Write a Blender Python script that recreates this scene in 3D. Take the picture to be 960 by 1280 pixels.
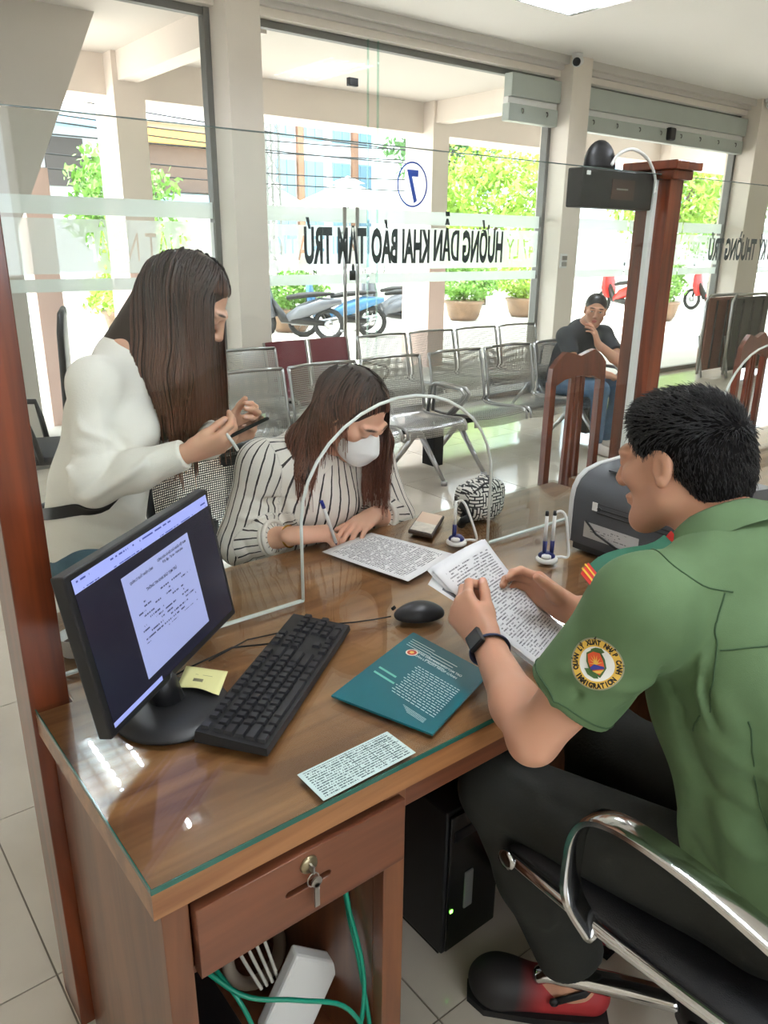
import bpy, bmesh, math, random
import numpy as np
from mathutils import Vector, Matrix
random.seed(7); RNG = np.random.default_rng(7)
SC = bpy.context.scene
for _o in list(bpy.data.objects): bpy.data.objects.remove(_o)
COL = SC.collection
# ---------------------------------------------------------------- camera
PITCH, YAW, ROLL, FPX = 0.3340522669, 0.6730912602, 0.0107073099, 968.514
cam_d = bpy.data.cameras.new('camera'); cam = bpy.data.objects.new('camera', cam_d); COL.objects.link(cam)
cam_d.sensor_fit = 'VERTICAL'; cam_d.sensor_height = 36.0; cam_d.sensor_width = 27.0
cam_d.lens = FPX / 1280 * 36.0; cam_d.clip_start = .02; cam_d.clip_end = 300
_f = Vector((math.sin(YAW)*math.cos(PITCH), math.cos(YAW)*math.cos(PITCH), -math.sin(PITCH)))
_r = Vector((math.cos(YAW), -math.sin(YAW), 0)); _u = _r.cross(_f)
_r2 = _r*math.cos(ROLL)+_u*math.sin(ROLL); _u2 = -_r*math.sin(ROLL)+_u*math.cos(ROLL)
_m = Matrix((_r2, _u2, -_f)).transposed().to_4x4(); _m.translation = (0, 0, 1.523)
cam.matrix_world = _m; SC.camera = cam
# ---------------------------------------------------------------- world, sun, exposure
W = bpy.data.worlds.new('world'); SC.world = W; W.use_nodes = True
_bg = W.node_tree.nodes['Background']; _bg.inputs[0].default_value = (.86, .93, 1, 1); _bg.inputs[1].default_value = 4.3
sun_d = bpy.data.lights.new('sun', 'SUN'); sun_d.energy = 7.0; sun_d.angle = .02; sun_d.color = (1, .95, .86)
sun = bpy.data.objects.new('sun', sun_d); COL.objects.link(sun); sun.rotation_euler = (math.radians(24), 0, math.radians(-115))
vs = SC.view_settings; vs.view_transform = 'Standard'; vs.look = 'None'; vs.gamma = 1; vs.use_curve_mapping = False
vs.exposure = 0.8
# ---------------------------------------------------------------- materials
MATS = {}
def srgb(r, g, b):
    f = lambda c: (c/255/12.92 if c/255 <= .04045 else ((c/255+.055)/1.055)**2.4)
    return (f(r), f(g), f(b), 1)
def newmat(name):
    m = bpy.data.materials.new(name); m.use_nodes = True; nt = m.node_tree
    return m, nt, nt.nodes['Principled BSDF']
def N(nt, typ, **kw):
    n = nt.nodes.new(typ)
    for k, v in kw.items():
        if k.startswith('i_'):
            key = k[2:]; n.inputs[int(key) if key.isdigit() else key].default_value = v
        else: setattr(n, k, v)
    return n
def mat(name, rgb, rough=.5, metal=0, var=0, scale=20, bump=0, bscale=60, spec=.5, stretch=None, coat=0, emit=None):
    if name in MATS: return MATS[name]
    m, nt, b = newmat(name); L = nt.links.new; c = srgb(*rgb)
    b.inputs['Base Color'].default_value = c; b.inputs['Roughness'].default_value = rough; b.inputs['Metallic'].default_value = metal
    b.inputs['Specular IOR Level'].default_value = spec; b.inputs['Coat Weight'].default_value = coat; b.inputs['Coat Roughness'].default_value = .06
    tc = N(nt, 'ShaderNodeTexCoord'); vec = tc.outputs['Object']
    if stretch:
        mp = N(nt, 'ShaderNodeMapping'); mp.inputs['Scale'].default_value = stretch; L(vec, mp.inputs[0]); vec = mp.outputs[0]
    if var:
        n = N(nt, 'ShaderNodeTexNoise', i_Scale=scale, i_Detail=5); L(vec, n.inputs['Vector'])
        r = N(nt, 'ShaderNodeValToRGB'); e = r.color_ramp.elements
        e[0].position = .3; e[1].position = .7
        e[0].color = tuple(x*(1-var) for x in c[:3])+(1,); e[1].color = tuple(min(1, x*(1+var)) for x in c[:3])+(1,)
        L(n.outputs['Fac'], r.inputs[0]); L(r.outputs[0], b.inputs['Base Color'])
    if bump:
        n2 = N(nt, 'ShaderNodeTexNoise', i_Scale=bscale, i_Detail=4); L(vec, n2.inputs['Vector'])
        bp = N(nt, 'ShaderNodeBump', i_Strength=bump, i_Distance=.004); L(n2.outputs['Fac'], bp.inputs['Height']); L(bp.outputs[0], b.inputs['Normal'])
    if emit:
        b.inputs['Emission Color'].default_value = srgb(*emit[0]); b.inputs['Emission Strength'].default_value = emit[1]
    MATS[name] = m; return m
def wood(name, dark, light, axis='X', rough=.3, scale=1.0, coat=.3):
    if name in MATS: return MATS[name]
    m, nt, b = newmat(name); L = nt.links.new
    tc = N(nt, 'ShaderNodeTexCoord'); mp = N(nt, 'ShaderNodeMapping')
    s = {'X': (.7, 9, 9), 'Y': (9, .7, 9), 'Z': (9, 9, .7)}[axis]; mp.inputs['Scale'].default_value = tuple(v*scale for v in s)
    L(tc.outputs['Object'], mp.inputs[0])
    n1 = N(nt, 'ShaderNodeTexNoise', i_Scale=1.4, i_Detail=3.5, i_Distortion=1.2); L(mp.outputs[0], n1.inputs['Vector'])
    n2 = N(nt, 'ShaderNodeTexNoise', i_Scale=9, i_Detail=5); L(mp.outputs[0], n2.inputs['Vector'])
    mx = N(nt, 'ShaderNodeMix', data_type='FLOAT'); mx.inputs[0].default_value = .2; L(n1.outputs['Fac'], mx.inputs[2]); L(n2.outputs['Fac'], mx.inputs[3])
    r = N(nt, 'ShaderNodeValToRGB'); e = r.color_ramp.elements
    e[0].position = .36; e[0].color = srgb(*dark); e[1].position = .64; e[1].color = srgb(*light)
    L(mx.outputs[0], r.inputs[0]); L(r.outputs[0], b.inputs['Base Color'])
    b.inputs['Roughness'].default_value = rough; b.inputs['Coat Weight'].default_value = coat; b.inputs['Coat Roughness'].default_value = .12
    MATS[name] = m; return m
def glass(name, tint=(.93, .97, .95), refl=.045, fmax=.85, op=0):
    if name in MATS: return MATS[name]
    m, nt, b = newmat(name); L = nt.links.new; nt.nodes.remove(b); out = nt.nodes['Material Output']
    tr = N(nt, 'ShaderNodeBsdfTransparent'); tr.inputs[0].default_value = (*tint, 1)
    gl = N(nt, 'ShaderNodeBsdfGlossy'); gl.inputs['Roughness'].default_value = .01
    lw = N(nt, 'ShaderNodeLayerWeight'); lw.inputs[0].default_value = .5
    p = N(nt, 'ShaderNodeMath', operation='POWER'); p.inputs[1].default_value = 5; L(lw.outputs['Facing'], p.inputs[0])
    ma = N(nt, 'ShaderNodeMath', operation='MULTIPLY_ADD'); ma.inputs[1].default_value = fmax; ma.inputs[2].default_value = refl; L(p.outputs[0], ma.inputs[0])
    mx = N(nt, 'ShaderNodeMixShader'); L(ma.outputs[0], mx.inputs[0]); L(tr.outputs[0], mx.inputs[1]); L(gl.outputs[0], mx.inputs[2])
    L(mx.outputs[0], out.inputs[0]); MATS[name] = m; return m
def film(name, rgb=(238, 244, 242), transp=.3):
    m, nt, b = newmat(name); L = nt.links.new; out = nt.nodes['Material Output']; nt.nodes.remove(b)
    d = N(nt, 'ShaderNodeBsdfDiffuse'); d.inputs[0].default_value = srgb(*rgb); t = N(nt, 'ShaderNodeBsdfTranslucent'); t.inputs[0].default_value = srgb(*rgb)
    a = N(nt, 'ShaderNodeMixShader'); a.inputs[0].default_value = .6; L(d.outputs[0], a.inputs[1]); L(t.outputs[0], a.inputs[2])
    tr = N(nt, 'ShaderNodeBsdfTransparent'); c = N(nt, 'ShaderNodeMixShader'); c.inputs[0].default_value = transp
    L(a.outputs[0], c.inputs[1]); L(tr.outputs[0], c.inputs[2]); L(c.outputs[0], out.inputs[0]); MATS[name] = m; return m
def printed(name, paper, ink, lines=30, words=14, fill=.62, margin=.09, top=.06, rough=.6, flip=False, seed=0, dens=.55):
    """flat print: rows of broken dark dashes laid out in UV, like a page of small type"""
    m, nt, b = newmat(name); L = nt.links.new
    uv = N(nt, 'ShaderNodeUVMap'); sp = N(nt, 'ShaderNodeSeparateXYZ'); L(uv.outputs[0], sp.inputs[0])
    def M(op, a, bb=None, c=None):
        n = N(nt, 'ShaderNodeMath', operation=op)
        for i, v in enumerate((a, bb, c)):
            if v is None: continue
            if isinstance(v, (int, float)): n.inputs[i].default_value = v
            else: L(v, n.inputs[i])
        return n.outputs[0]
    U, V = sp.outputs[0], sp.outputs[1]
    row = M('MULTIPLY', V, lines); fr = M('FRACT', row); rid = M('FLOOR', row)
    inrow = M('LESS_THAN', fr, fill)
    cb = N(nt, 'ShaderNodeCombineXYZ'); L(M('MULTIPLY', U, words*4), cb.inputs[0]); L(M('MULTIPLY', rid, 7.31), cb.inputs[1]); cb.inputs[2].default_value = seed
    n1 = N(nt, 'ShaderNodeTexNoise', i_Scale=1.0, i_Detail=2); L(cb.outputs[0], n1.inputs['Vector'])
    cb2 = N(nt, 'ShaderNodeCombineXYZ'); L(M('MULTIPLY', U, words*.35), cb2.inputs[0]); L(M('MULTIPLY', rid, 3.7), cb2.inputs[1]); cb2.inputs[2].default_value = seed+3
    n2 = N(nt, 'ShaderNodeTexNoise', i_Scale=1.0, i_Detail=1); L(cb2.outputs[0], n2.inputs['Vector'])
    k = M('MULTIPLY', inrow, M('GREATER_THAN', n1.outputs['Fac'], .46)); k = M('MULTIPLY', k, M('GREATER_THAN', n2.outputs['Fac'], 1-dens))
    for a in (M('GREATER_THAN', U, margin), M('LESS_THAN', U, 1-margin), M('GREATER_THAN', V, top), M('LESS_THAN', V, 1-top)): k = M('MULTIPLY', k, a)
    mx = N(nt, 'ShaderNodeMix', data_type='RGBA'); mx.inputs[6].default_value = srgb(*paper); mx.inputs[7].default_value = srgb(*ink)
    L(k, mx.inputs[0]); L(mx.outputs[2], b.inputs['Base Color']); b.inputs['Roughness'].default_value = rough
    MATS[name] = m; return m
# ---------------------------------------------------------------- mesh helpers
class MB:
    def __init__(s): s.v = []; s.f = []; s.uv = {}
    def add(s, vs, fs):
        o = len(s.v); s.v += [tuple(map(float, v)) for v in vs]; s.f += [tuple(i+o for i in f) for f in fs]; return s
    def box(s, x0, x1, y0, y1, z0, z1, b=0):
        if b <= 0:
            vs = [(x, y, z) for x in (x0, x1) for y in (y0, y1) for z in (z0, z1)]
            return s.add(vs, [(0, 1, 3, 2), (4, 6, 7, 5), (0, 4, 5, 1), (2, 3, 7, 6), (0, 2, 6, 4), (1, 5, 7, 3)])
        bm = bmesh.new(); bmesh.ops.create_cube(bm, size=1)
        for v in bm.verts: v.co = ((x0+x1)/2+v.co.x*(x1-x0), (y0+y1)/2+v.co.y*(y1-y0), (z0+z1)/2+v.co.z*(z1-z0))
        bmesh.ops.bevel(bm, geom=bm.edges[:], offset=b, segments=2, profile=.5, affect='EDGES')
        s.bm(bm); return s
    def bm(s, bm):
        bm.verts.index_update(); s.add([v.co for v in bm.verts], [[v.index for v in f.verts] for f in bm.faces]); bm.free(); return s
    def obox(s, c, ax, ay, az, b=0):
        """oriented box: centre and three half-axis vectors"""
        t = MB().box(-1, 1, -1, 1, -1, 1) if b == 0 else None
        c, ax, ay, az = map(Vector, (c, ax, ay, az))
        if t is None:
            la, lb, lc = ax.length, ay.length, az.length; t = MB().box(-la, la, -lb, lb, -lc, lc, b)
            return s.add([c+ax.normalized()*v[0]+ay.normalized()*v[1]+az.normalized()*v[2] for v in t.v], t.f)
        return s.add([c+ax*v[0]+ay*v[1]+az*v[2] for v in t.v], t.f)
    def tube(s, pts, r, n=8, closed=False, cap=True, flat=None):
        pts = [Vector(p) for p in pts]; k = len(pts); rs = r if hasattr(r, '__len__') else [r]*k
        vs = []; up = None
        for i, p in enumerate(pts):
            if closed: t = pts[(i+1) % k]-pts[i-1]
            else: t = pts[min(i+1, k-1)]-pts[max(i-1, 0)]
            t.normalize()
            if up is None:
                up = Vector((0, 0, 1)) if abs(t.z) < .9 else Vector((1, 0, 0))
            a = (up-t*up.dot(t)).normalized(); up = a; b2 = t.cross(a)
            fx, fy = flat if flat else (1, 1)
            for j in range(n):
                an = 2*math.pi*j/n; vs.append(p+(a*math.cos(an)*fx+b2*math.sin(an)*fy)*rs[i])
        fs = [(i*n+j, i*n+(j+1) % n, ((i+1) % k)*n+(j+1) % n, ((i+1) % k)*n+j) for i in range(k if closed else k-1) for j in range(n)]
        if cap and not closed: fs += [tuple(range(n))[::-1], tuple((k-1)*n+j for j in range(n))]
        return s.add(vs, fs)
    def cyl(s, a, b, r, r2=None, n=16): return s.tube([a, b], [r, r if r2 is None else r2], n)
    def lathe(s, c, prof, n=24, ax=(0, 0, 1)):
        q = Vector((0, 0, 1)).rotation_difference(Vector(ax)); c = Vector(c); vs = []; k = len(prof)
        for (r, z) in prof:
            for j in range(n):
                a = 2*math.pi*j/n; vs.append(c+q @ Vector((r*math.cos(a), r*math.sin(a), z)))
        fs = [(i*n+j, i*n+(j+1) % n, (i+1)*n+(j+1) % n, (i+1)*n+j) for i in range(k-1) for j in range(n)]
        fs += [tuple(range(n))[::-1], tuple((k-1)*n+j for j in range(n))]
        return s.add(vs, fs)
    def prism(s, poly, o, ux, uy, h):
        """extrude a 2D polygon placed at o with axes ux, uy by the vector h"""
        o, ux, uy, h = map(Vector, (o, ux, uy, h)); n = len(poly)
        a = [o+ux*p[0]+uy*p[1] for p in poly]; vs = a+[p+h for p in a]
        return s.add(vs, [tuple(range(n))[::-1], tuple(range(n, 2*n))]+[(i, (i+1) % n, n+(i+1) % n, n+i) for i in range(n)])
    def mesh(s, name):
        me = bpy.data.meshes.new(name); me.from_pydata(s.v, [], s.f); me.update()
        bm = bmesh.new(); bm.from_mesh(me); bmesh.ops.recalc_face_normals(bm, faces=bm.faces[:]); bm.to_mesh(me); bm.free(); return me
    def build(s, name, m, parent=None, smooth=False):
        return mkobj(name, s.mesh(name), m, parent, smooth)
def mkobj(name, me, m, parent=None, smooth=False):
    if isinstance(m, (list, tuple)):
        for q in m: me.materials.append(q)
    elif m is not None and not me.materials: me.materials.append(m)
    o = bpy.data.objects.new(name, me); COL.objects.link(o)
    if smooth == 'auto':
        me.polygons.foreach_set('use_smooth', [True]*len(me.polygons))
        try: me.set_sharp_from_angle(angle=math.radians(38))
        except Exception: pass
    elif smooth: me.polygons.foreach_set('use_smooth', [True]*len(me.polygons))
    if parent is not None:
        o.parent = parent; o.matrix_parent_inverse = parent.matrix_basis.inverted()
    return o
def tag(o, label=None, cat=None, group=None, kind=None):
    if label: o['label'] = label
    if cat: o['category'] = cat
    if group: o['group'] = group
    if kind: o['kind'] = kind
    return o
def thing(name, loc, label, cat, group=None, rz=0):
    o = bpy.data.objects.new(name, None); COL.objects.link(o); o.location = loc; o.rotation_euler = (0, 0, rz); o.empty_display_size = .1
    return tag(o, label, cat, group)
def local(o, parent):
    """parent o, whose mesh is in the parent's own coordinates"""
    o.parent = parent; o.matrix_parent_inverse = Matrix(); return o
def part(name, mb, m, parent, smooth=False):
    o = mb.build(name, m, None, smooth) if isinstance(mb, MB) else mkobj(name, mb, m, None, smooth)
    return local(o, parent)
def copy_tree(o, parent=None):
    c = o.copy(); COL.objects.link(c); c.parent = parent
    for ch in list(o.children): copy_tree(ch, c)
    return c
def quad_uv(name, corners, m, parent=None, thick=None, nx=1, ny=1, zf=None):
    """sheet with UVs; corners BL, BR, TR, TL; thick gives it a body below"""
    BL, BR, TR, TL = map(Vector, corners); vs = []; uvs = []
    nrm = (BR-BL).cross(TL-BL).normalized()
    for j in range(ny+1):
        for i in range(nx+1):
            a, b = i/nx, j/ny; p = (BL*(1-a)+BR*a)*(1-b)+(TL*(1-a)+TR*a)*b
            if zf: p = p+nrm*zf(a, b)
            vs.append(p); uvs.append((a, b))
    n = len(vs); w = nx+1; fs = [(j*w+i, j*w+i+1, (j+1)*w+i+1, (j+1)*w+i) for j in range(ny) for i in range(nx)]
    t = thick or .0003
    vs2 = [v-nrm*t for v in vs]; fs2 = [tuple(n+k for k in f[::-1]) for f in fs]
    bd = [i for i in range(w)]+[j*w+nx for j in range(1, ny+1)]+[ny*w+i for i in range(nx-1, -1, -1)]+[j*w for j in range(ny-1, 0, -1)]
    side = [(bd[k], n+bd[k], n+bd[(k+1) % len(bd)], bd[(k+1) % len(bd)]) for k in range(len(bd))]
    me = bpy.data.meshes.new(name); me.from_pydata([tuple(v) for v in vs+vs2], [], fs+fs2+side); ul = me.uv_layers.new(name='UVMap')
    nf = len(fs)
    for p in me.polygons:
        for li in p.loop_indices:
            vi = me.loops[li].vertex_index
            ul.data[li].uv = uvs[vi % n] if p.index < nf else (0, 0)
    me.update(); return mkobj(name, me, m, parent, nx > 1)
def smooth_path(pts, sub=6):
    P_ = [Vector(p) for p in pts]; out = []
    for i in range(len(P_)-1):
        p0, p1, p2, p3 = P_[max(i-1, 0)], P_[i], P_[i+1], P_[min(i+2, len(P_)-1)]
        for k in range(sub):
            u = k/sub; out.append(.5*((2*p1)+(p2-p0)*u+(2*p0-5*p1+4*p2-p3)*u*u+(3*p1-p0-3*p2+p3)*u**3))
    return out+[P_[-1]]
# ---------------------------------------------------------------- lettering
def text_mesh(s, size=1, bold=0, extrude=0):
    cu = bpy.data.curves.new('lettering', 'FONT'); cu.body = s; cu.size = size; cu.offset = bold; cu.extrude = extrude; cu.align_x = 'CENTER'; cu.resolution_u = 3
    o = bpy.data.objects.new('lettering', cu); COL.objects.link(o); bpy.context.view_layer.update()
    me = bpy.data.meshes.new_from_object(o.evaluated_get(bpy.context.evaluated_depsgraph_get()))
    bpy.data.objects.remove(o); bpy.data.curves.remove(cu); return me
def text_fit(s, o, ux, uy, w, h, bold=0, lift=.0006, mb=None, heavy=0):
    """lettering as flat geometry: baseline centre o, unit axes ux, uy, width w, cap height h"""
    me = text_mesh(s, 1, bold); co = np.array([v.co for v in me.vertices])
    cap = text_mesh('H', 1, bold); ch = max(v.co.y for v in cap.vertices); bpy.data.meshes.remove(cap)
    lo, hi = co[:, 0].min(), co[:, 0].max(); sx = w/(hi-lo); sy = h/ch
    o, ux, uy = map(Vector, (o, ux, uy)); nrm = ux.cross(uy)
    mb = mb or MB()
    for i, k in enumerate((0,) if not heavy else (-heavy, 0, heavy)):
        mb.add([o+ux*((c[0]-(lo+hi)/2+k)*sx)+uy*(c[1]*sy)+nrm*(lift+.00005*i) for c in co], [tuple(p.vertices) for p in me.polygons])
    bpy.data.meshes.remove(me); return mb
def text_words(words, o, ux, uy, w, h):
    """a line of heavy lettering set word by word; a word marked with * is thickened by overprinting"""
    def ext(s): m = text_mesh(s, 1); xs = [v.co.x for v in m.vertices]; bpy.data.meshes.remove(m); return max(xs)-min(xs)
    ws = [ext(s.strip('*')) for s in words]; sp = .42; tot = sum(ws)+sp*(len(ws)-1); k = w/tot; x = -w/2; mb = MB(); o, ux = Vector(o), Vector(ux)
    for s, q in zip(words, ws):
        c = o+ux*(x+q*k/2)
        if s[0] == '*': text_fit(s[1:], c, ux, uy, q*k, h, 0, .0006, mb, .05)
        else: text_fit(s, c, ux, uy, q*k*1.03, h, .045, .0006, mb)
        x += (q+sp)*k
    return mb
def cut_band(name, x_right, x_left, z0, z1, y, texts, m, parent):
    """frosted film on a pane with see-through letters, readable from outside (+Y side)"""
    polys = []
    cu = bpy.data.curves.new(name, 'CURVE'); cu.dimensions = '2D'; cu.fill_mode = 'BOTH'
    def spl(pts, bez=None):
        sp = cu.splines.new('POLY'); sp.points.add(len(pts)-1)
        for p, q in zip(sp.points, pts): p.co = (q[0], q[1], 0, 1)
        sp.use_cyclic_u = True
    W_ = x_right-x_left
    spl([(0, z0), (W_, z0), (W_, z1), (0, z1)])
    for (s, xs, xe, zb, h) in texts:       # xs start (large X), xe end (small X)
        t = bpy.data.curves.new('lettering', 'FONT'); t.body = s; t.size = 1; t.offset = .012; to = bpy.data.objects.new('lettering', t); COL.objects.link(to)
        bpy.context.view_layer.objects.active = to; to.select_set(True); bpy.ops.object.convert(target='CURVE'); to = bpy.context.view_layer.objects.active
        P_ = []
        for sp in to.data.splines:
            pts = []
            if sp.type == 'BEZIER':
                b = sp.bezier_points; n = len(b)
                for i in range(n):
                    a0, a1 = b[i], b[(i+1) % n]
                    for k in range(3):
                        q = k/3; p = a0.co*(1-q)**3+a0.handle_right*3*q*(1-q)**2+a1.handle_left*3*q*q*(1-q)+a1.co*q**3; pts.append((p.x, p.y))
            else: pts = [(p.co.x, p.co.y) for p in sp.points]
            P_.append(pts)
        d = to.data; bpy.data.objects.remove(to); bpy.data.curves.remove(d)
        al = [q for p in P_ for q in p]; lo, hi = min(q[0] for q in al), max(q[0] for q in al); sx = (xs-xe)/(hi-lo); sy = h/.73
        for p in P_: spl([(x_right-xs+(q[0]-lo)*sx, zb+q[1]*sy) for q in p])
    o = bpy.data.objects.new(name, cu); COL.objects.link(o); bpy.context.view_layer.update()
    me = bpy.data.meshes.new_from_object(o.evaluated_get(bpy.context.evaluated_depsgraph_get())); bpy.data.objects.remove(o); bpy.data.curves.remove(cu)
    for v in me.vertices: v.co = (x_right-v.co.x, y, v.co.y)
    me.update(); me.materials.clear(); return mkobj(name, me, m, parent)
# ================================================================ THE SETTING
M_wall = mat('wall_paint', (238, 231, 220), .6, var=.02, scale=3)
M_colm = mat('column_paint', (232, 223, 210), .55, var=.03, scale=3)
M_ceil = mat('ceiling_paint', (248, 245, 240), .8)
M_tile = mat('polished_tile', (205, 196, 180), .09, var=.04, scale=6, spec=.6)
M_grout = mat('grout', (128, 118, 104), .7)
M_alu = mat('aluminium_frame', (150, 152, 150), .4, .6)
M_grey = mat('grey_frame', (120, 120, 116), .5, .2)
M_glass = glass('window_glass', (.97, .985, .98), .02, .6)
M_screen = glass('counter_glass', (.965, .985, .975), .028, .75)
M_film = film('frosted_film', (236, 243, 240), .22)
M_chrome = mat('chrome', (215, 215, 215), .12, 1)
M_steel = mat('brushed_steel', (178, 178, 178), .28, 1, bump=.05, bscale=80)
M_black = mat('black_plastic', (24, 24, 26), .42)
M_blackm = mat('black_metal', (20, 20, 21), .38, .3)
M_white = mat('white_plastic', (232, 232, 228), .4)
M_rubber = mat('black_rubber', (16, 16, 17), .7)
# floor: bedding slab with every tile its own piece
floor = MB().box(-2.6, 14, -2.6, 5.72, -.12, -.004).build('floor', M_grout); tag(floor, kind='structure')
TS = .5915; tm = MB().box(0, TS-.004, 0, TS-.004, -.004, 0).mesh('floor_tile'); tm.materials.append(M_tile)
for i in range(20):
    for j in range(11):
        o = bpy.data.objects.new('floor_tile', tm); COL.objects.link(o); o.location = (-.35+i*TS, -.931+j*TS, 0); o.parent = floor
far = MB().box(-.35+20*TS, 14, -.931, 5.575, -.004, 0).box(-2.6, -.352, -.931, 5.575, -.004, 0).box(-2.6, 14, -2.6, -.933, -.004, 0).build('outlying_tiles', M_tile, floor); far['kind'] = 'stuff'
ground = MB().box(-30, 60, 5.72, 60, -.3, -.12).box(-30, 60, -30, -2.6, -.3, -.12).box(-30, -2.6, -2.6, 5.72, -.3, -.12).box(14.2, 60, -2.6, 5.72, -.3, -.12).build('ground', mat('pavement', (200, 196, 188), .8, var=.08, scale=1.5)); tag(ground, kind='structure')
ceil = MB().box(-2.6, 14, -2.6, 5.72, 3.2, 3.35).build('ceiling', M_ceil); tag(ceil, kind='structure')
trim1 = MB().box(-2.6, 14, 5.40, 5.50, 3.13, 3.2).box(-2.6, 14, 5.46, 5.56, 3.09, 3.14).build('trim_1', mat('moulding_paint', (214, 210, 203), .6)); tag(trim1, kind='structure')
wf = MB().box(-2.6, 14, 5.5, 5.72, 3.035, 3.2).build('wall_front', M_wall); tag(wf, kind='structure')
for (x0, x1, y0) in ((2.86, 3.12, 5.33), (6.48, 6.76, 5.35), (9.98, 10.5, 5.33)):
    MB().box(x0, x1, y0, 5.70, 0, 3.2).build('column', M_colm, wf)
wr = MB().box(14, 14.2, -2.6, 5.72, -.12, 3.35).build('wall_right', M_wall); tag(wr, kind='structure')
wl_ = MB().box(-2.8, -2.6, -2.8, 5.72, -.12, 3.35).build('wall_left', M_wall); tag(wl_, kind='structure')
wb_ = MB().box(-2.6, 14, -2.8, -2.6, -.12, 1.3).box(-2.6, 14, -2.8, -2.6, 2.7, 3.35).box(-2.6, -1.2, -2.8, -2.6, 1.3, 2.7).box(1.4, 14, -2.8, -2.6, 1.3, 2.7).build('wall_back', M_wall); tag(wb_, kind='structure')  # unseen behind the camera; opening added to let sky light into the room
# windows of the front wall
BANDS = ((1.68, 1.793), (1.305, 1.655), (1.19, 1.273))
def bay(n, x0, x1, joints, texts, frame=True):
    w = MB()
    w.box(x0, x1, 5.58, 5.64, 2.985, 3.04).box(x0, x1, 5.58, 5.64, 0, .05)
    if frame: w.box(x0, x0+.045, 5.57, 5.65, 0, 3.04).box(x1-.045, x1, 5.57, 5.65, 0, 3.04)
    w = w.build(f'window_{n}', M_grey); tag(w, kind='structure')
    xs = [x0]+joints+[x1]
    for a, b in zip(xs[:-1], xs[1:]):
        MB().box(a+.006, b-.006, 5.606, 5.616, .05, 2.985).build('pane', M_glass, w)
        for (za, zb) in (BANDS[0], BANDS[2]):
            MB().box(a+.012, b-.012, 5.599, 5.6, za, zb).build('frosted_band', M_film, w)
        cut_band('frosted_band', b-.012, a+.012, BANDS[1][0], BANDS[1][1], 5.5995, [t for t in texts if a < t[2] and t[1] < b], M_film, w)
    return w
w1 = bay(1, -.6, 2.86, [1.1], [('XUẤT NHẬP', 2.66, 1.86, 1.385, .20), ('CẢNH', 1.03, .25, 1.385, .20)])
w2 = bay(2, 3.12, 6.48, [4.26], [('IMMIGRATION', 4.20, 3.16, 1.385, .20), ('47 LÝ', 6.38, 5.98, 1.385, .20)])
w3 = bay(3, 6.76, 9.98, [7.95, 9.05], [('IMMIG', 7.83, 7.15, 1.385, .20), ('XUẤT NHẬP', 9.9, 9.1, 1.385, .20)])
w4 = bay(4, 10.5, 14, [12.2], [])
# pull handles and clips on the glass door of bay 2
for x in (3.97, 4.10):
    MB().tube([(x, 5.54, .55), (x, 5.54, 1.80)], .016, 10).cyl((x, 5.54, .8), (x, 5.605, .8), .01, n=8).cyl((x, 5.54, 1.6), (x, 5.605, 1.6), .01, n=8).build('door_handle', M_steel, w2, True)
MB().box(4.06, 4.15, 5.59, 5.63, 2.70, 2.76, .004).build('glass_clip', M_black, w2)
MB().box(4.06, 4.13, 5.585, 5.605, 1.22, 1.30, .004).build('door_lock', M_black, w2)
MB().box(4.30, 4.312, 5.53, 5.545, .02, 3.03).box(4.20, 4.21, 5.53, 5.545, .02, 3.03).build('glass_edge', glass('edge_glass', (.75, .9, .85), .08), w2)
# roller shutter housings
M_shut = mat('shutter_enamel', (178, 186, 178), .45, var=.03, scale=4)
def shutter(x0, x1, label, hooks):
    t = thing('shutter_housing', ((x0+x1)/2, 5.5, 2.6), label, 'shutter box')
    MB().box(x0, x1, 5.46, 5.56, 2.80, 2.99, .006).build('upper_panel', M_shut, t)
    MB().box(x0, x1, 5.48, 5.57, 2.60, 2.745, .006).build('lower_panel', M_shut, t)
    MB().box(x0, x1, 5.50, 5.56, 2.745, 2.80).build('light_slot', M_white, t)
    for k in range(hooks):
        x = x0+(k+.5)*(x1-x0)/hooks
        MB().tube([(x, 5.478, 2.71), (x, 5.462, 2.705), (x, 5.458, 2.685), (x, 5.468, 2.67)], .006, 6).build('hook', M_grey, t, True)
    return t
sh = shutter(6.80, 9.95, 'long grey-green roller shutter housing with hooks above the glass doors', 8)
MB().box(8.3, 8.42, 5.43, 5.5, 2.63, 2.76, .02).build('motion_sensor', M_black, sh)
shutter(5.78, 6.46, 'short grey-green shutter housing beside the ceiling column', 2)
# security cameras at the ceiling
def cctv(x, y, label):
    t = thing('security_camera', (x, y, 3.2), label, 'camera')
    MB().cyl((x, y, 3.2), (x, y, 3.17), .05, n=16).build('mount', M_white, t, True)
    MB().tube([(x, y, 3.17), (x-.02, y-.02, 3.13)], .03, 10).build('arm', M_white, t, True)
    MB().cyl((x+.03, y, 3.14), (x-.09, y-.07, 3.11), .042, .046, 16).build('housing', M_white, t, True)
    MB().cyl((x-.089, y-.069, 3.11), (x-.095, y-.074, 3.108), .036, n=16).build('lens', M_black, t, True)
cctv(6.46, 5.30, 'white bullet security camera above the column beside the long shutter')
cctv(10.05, 5.28, 'white bullet security camera above the column behind the folded lounger')
MB_sw = thing('light_switch', (6.45, 5.35, 1.4), 'pale double light switch on the column beside the seated man', 'switch')
MB().box(6.50, 6.60, 5.335, 5.35, 1.30, 1.44, .004).build('plate', M_white, MB_sw); MB().box(6.515, 6.585, 5.325, 5.337, 1.38, 1.42).box(6.515, 6.585, 5.325, 5.337, 1.32, 1.36).build('rocker', mat('switch_grey', (150, 146, 138), .5), MB_sw)
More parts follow.
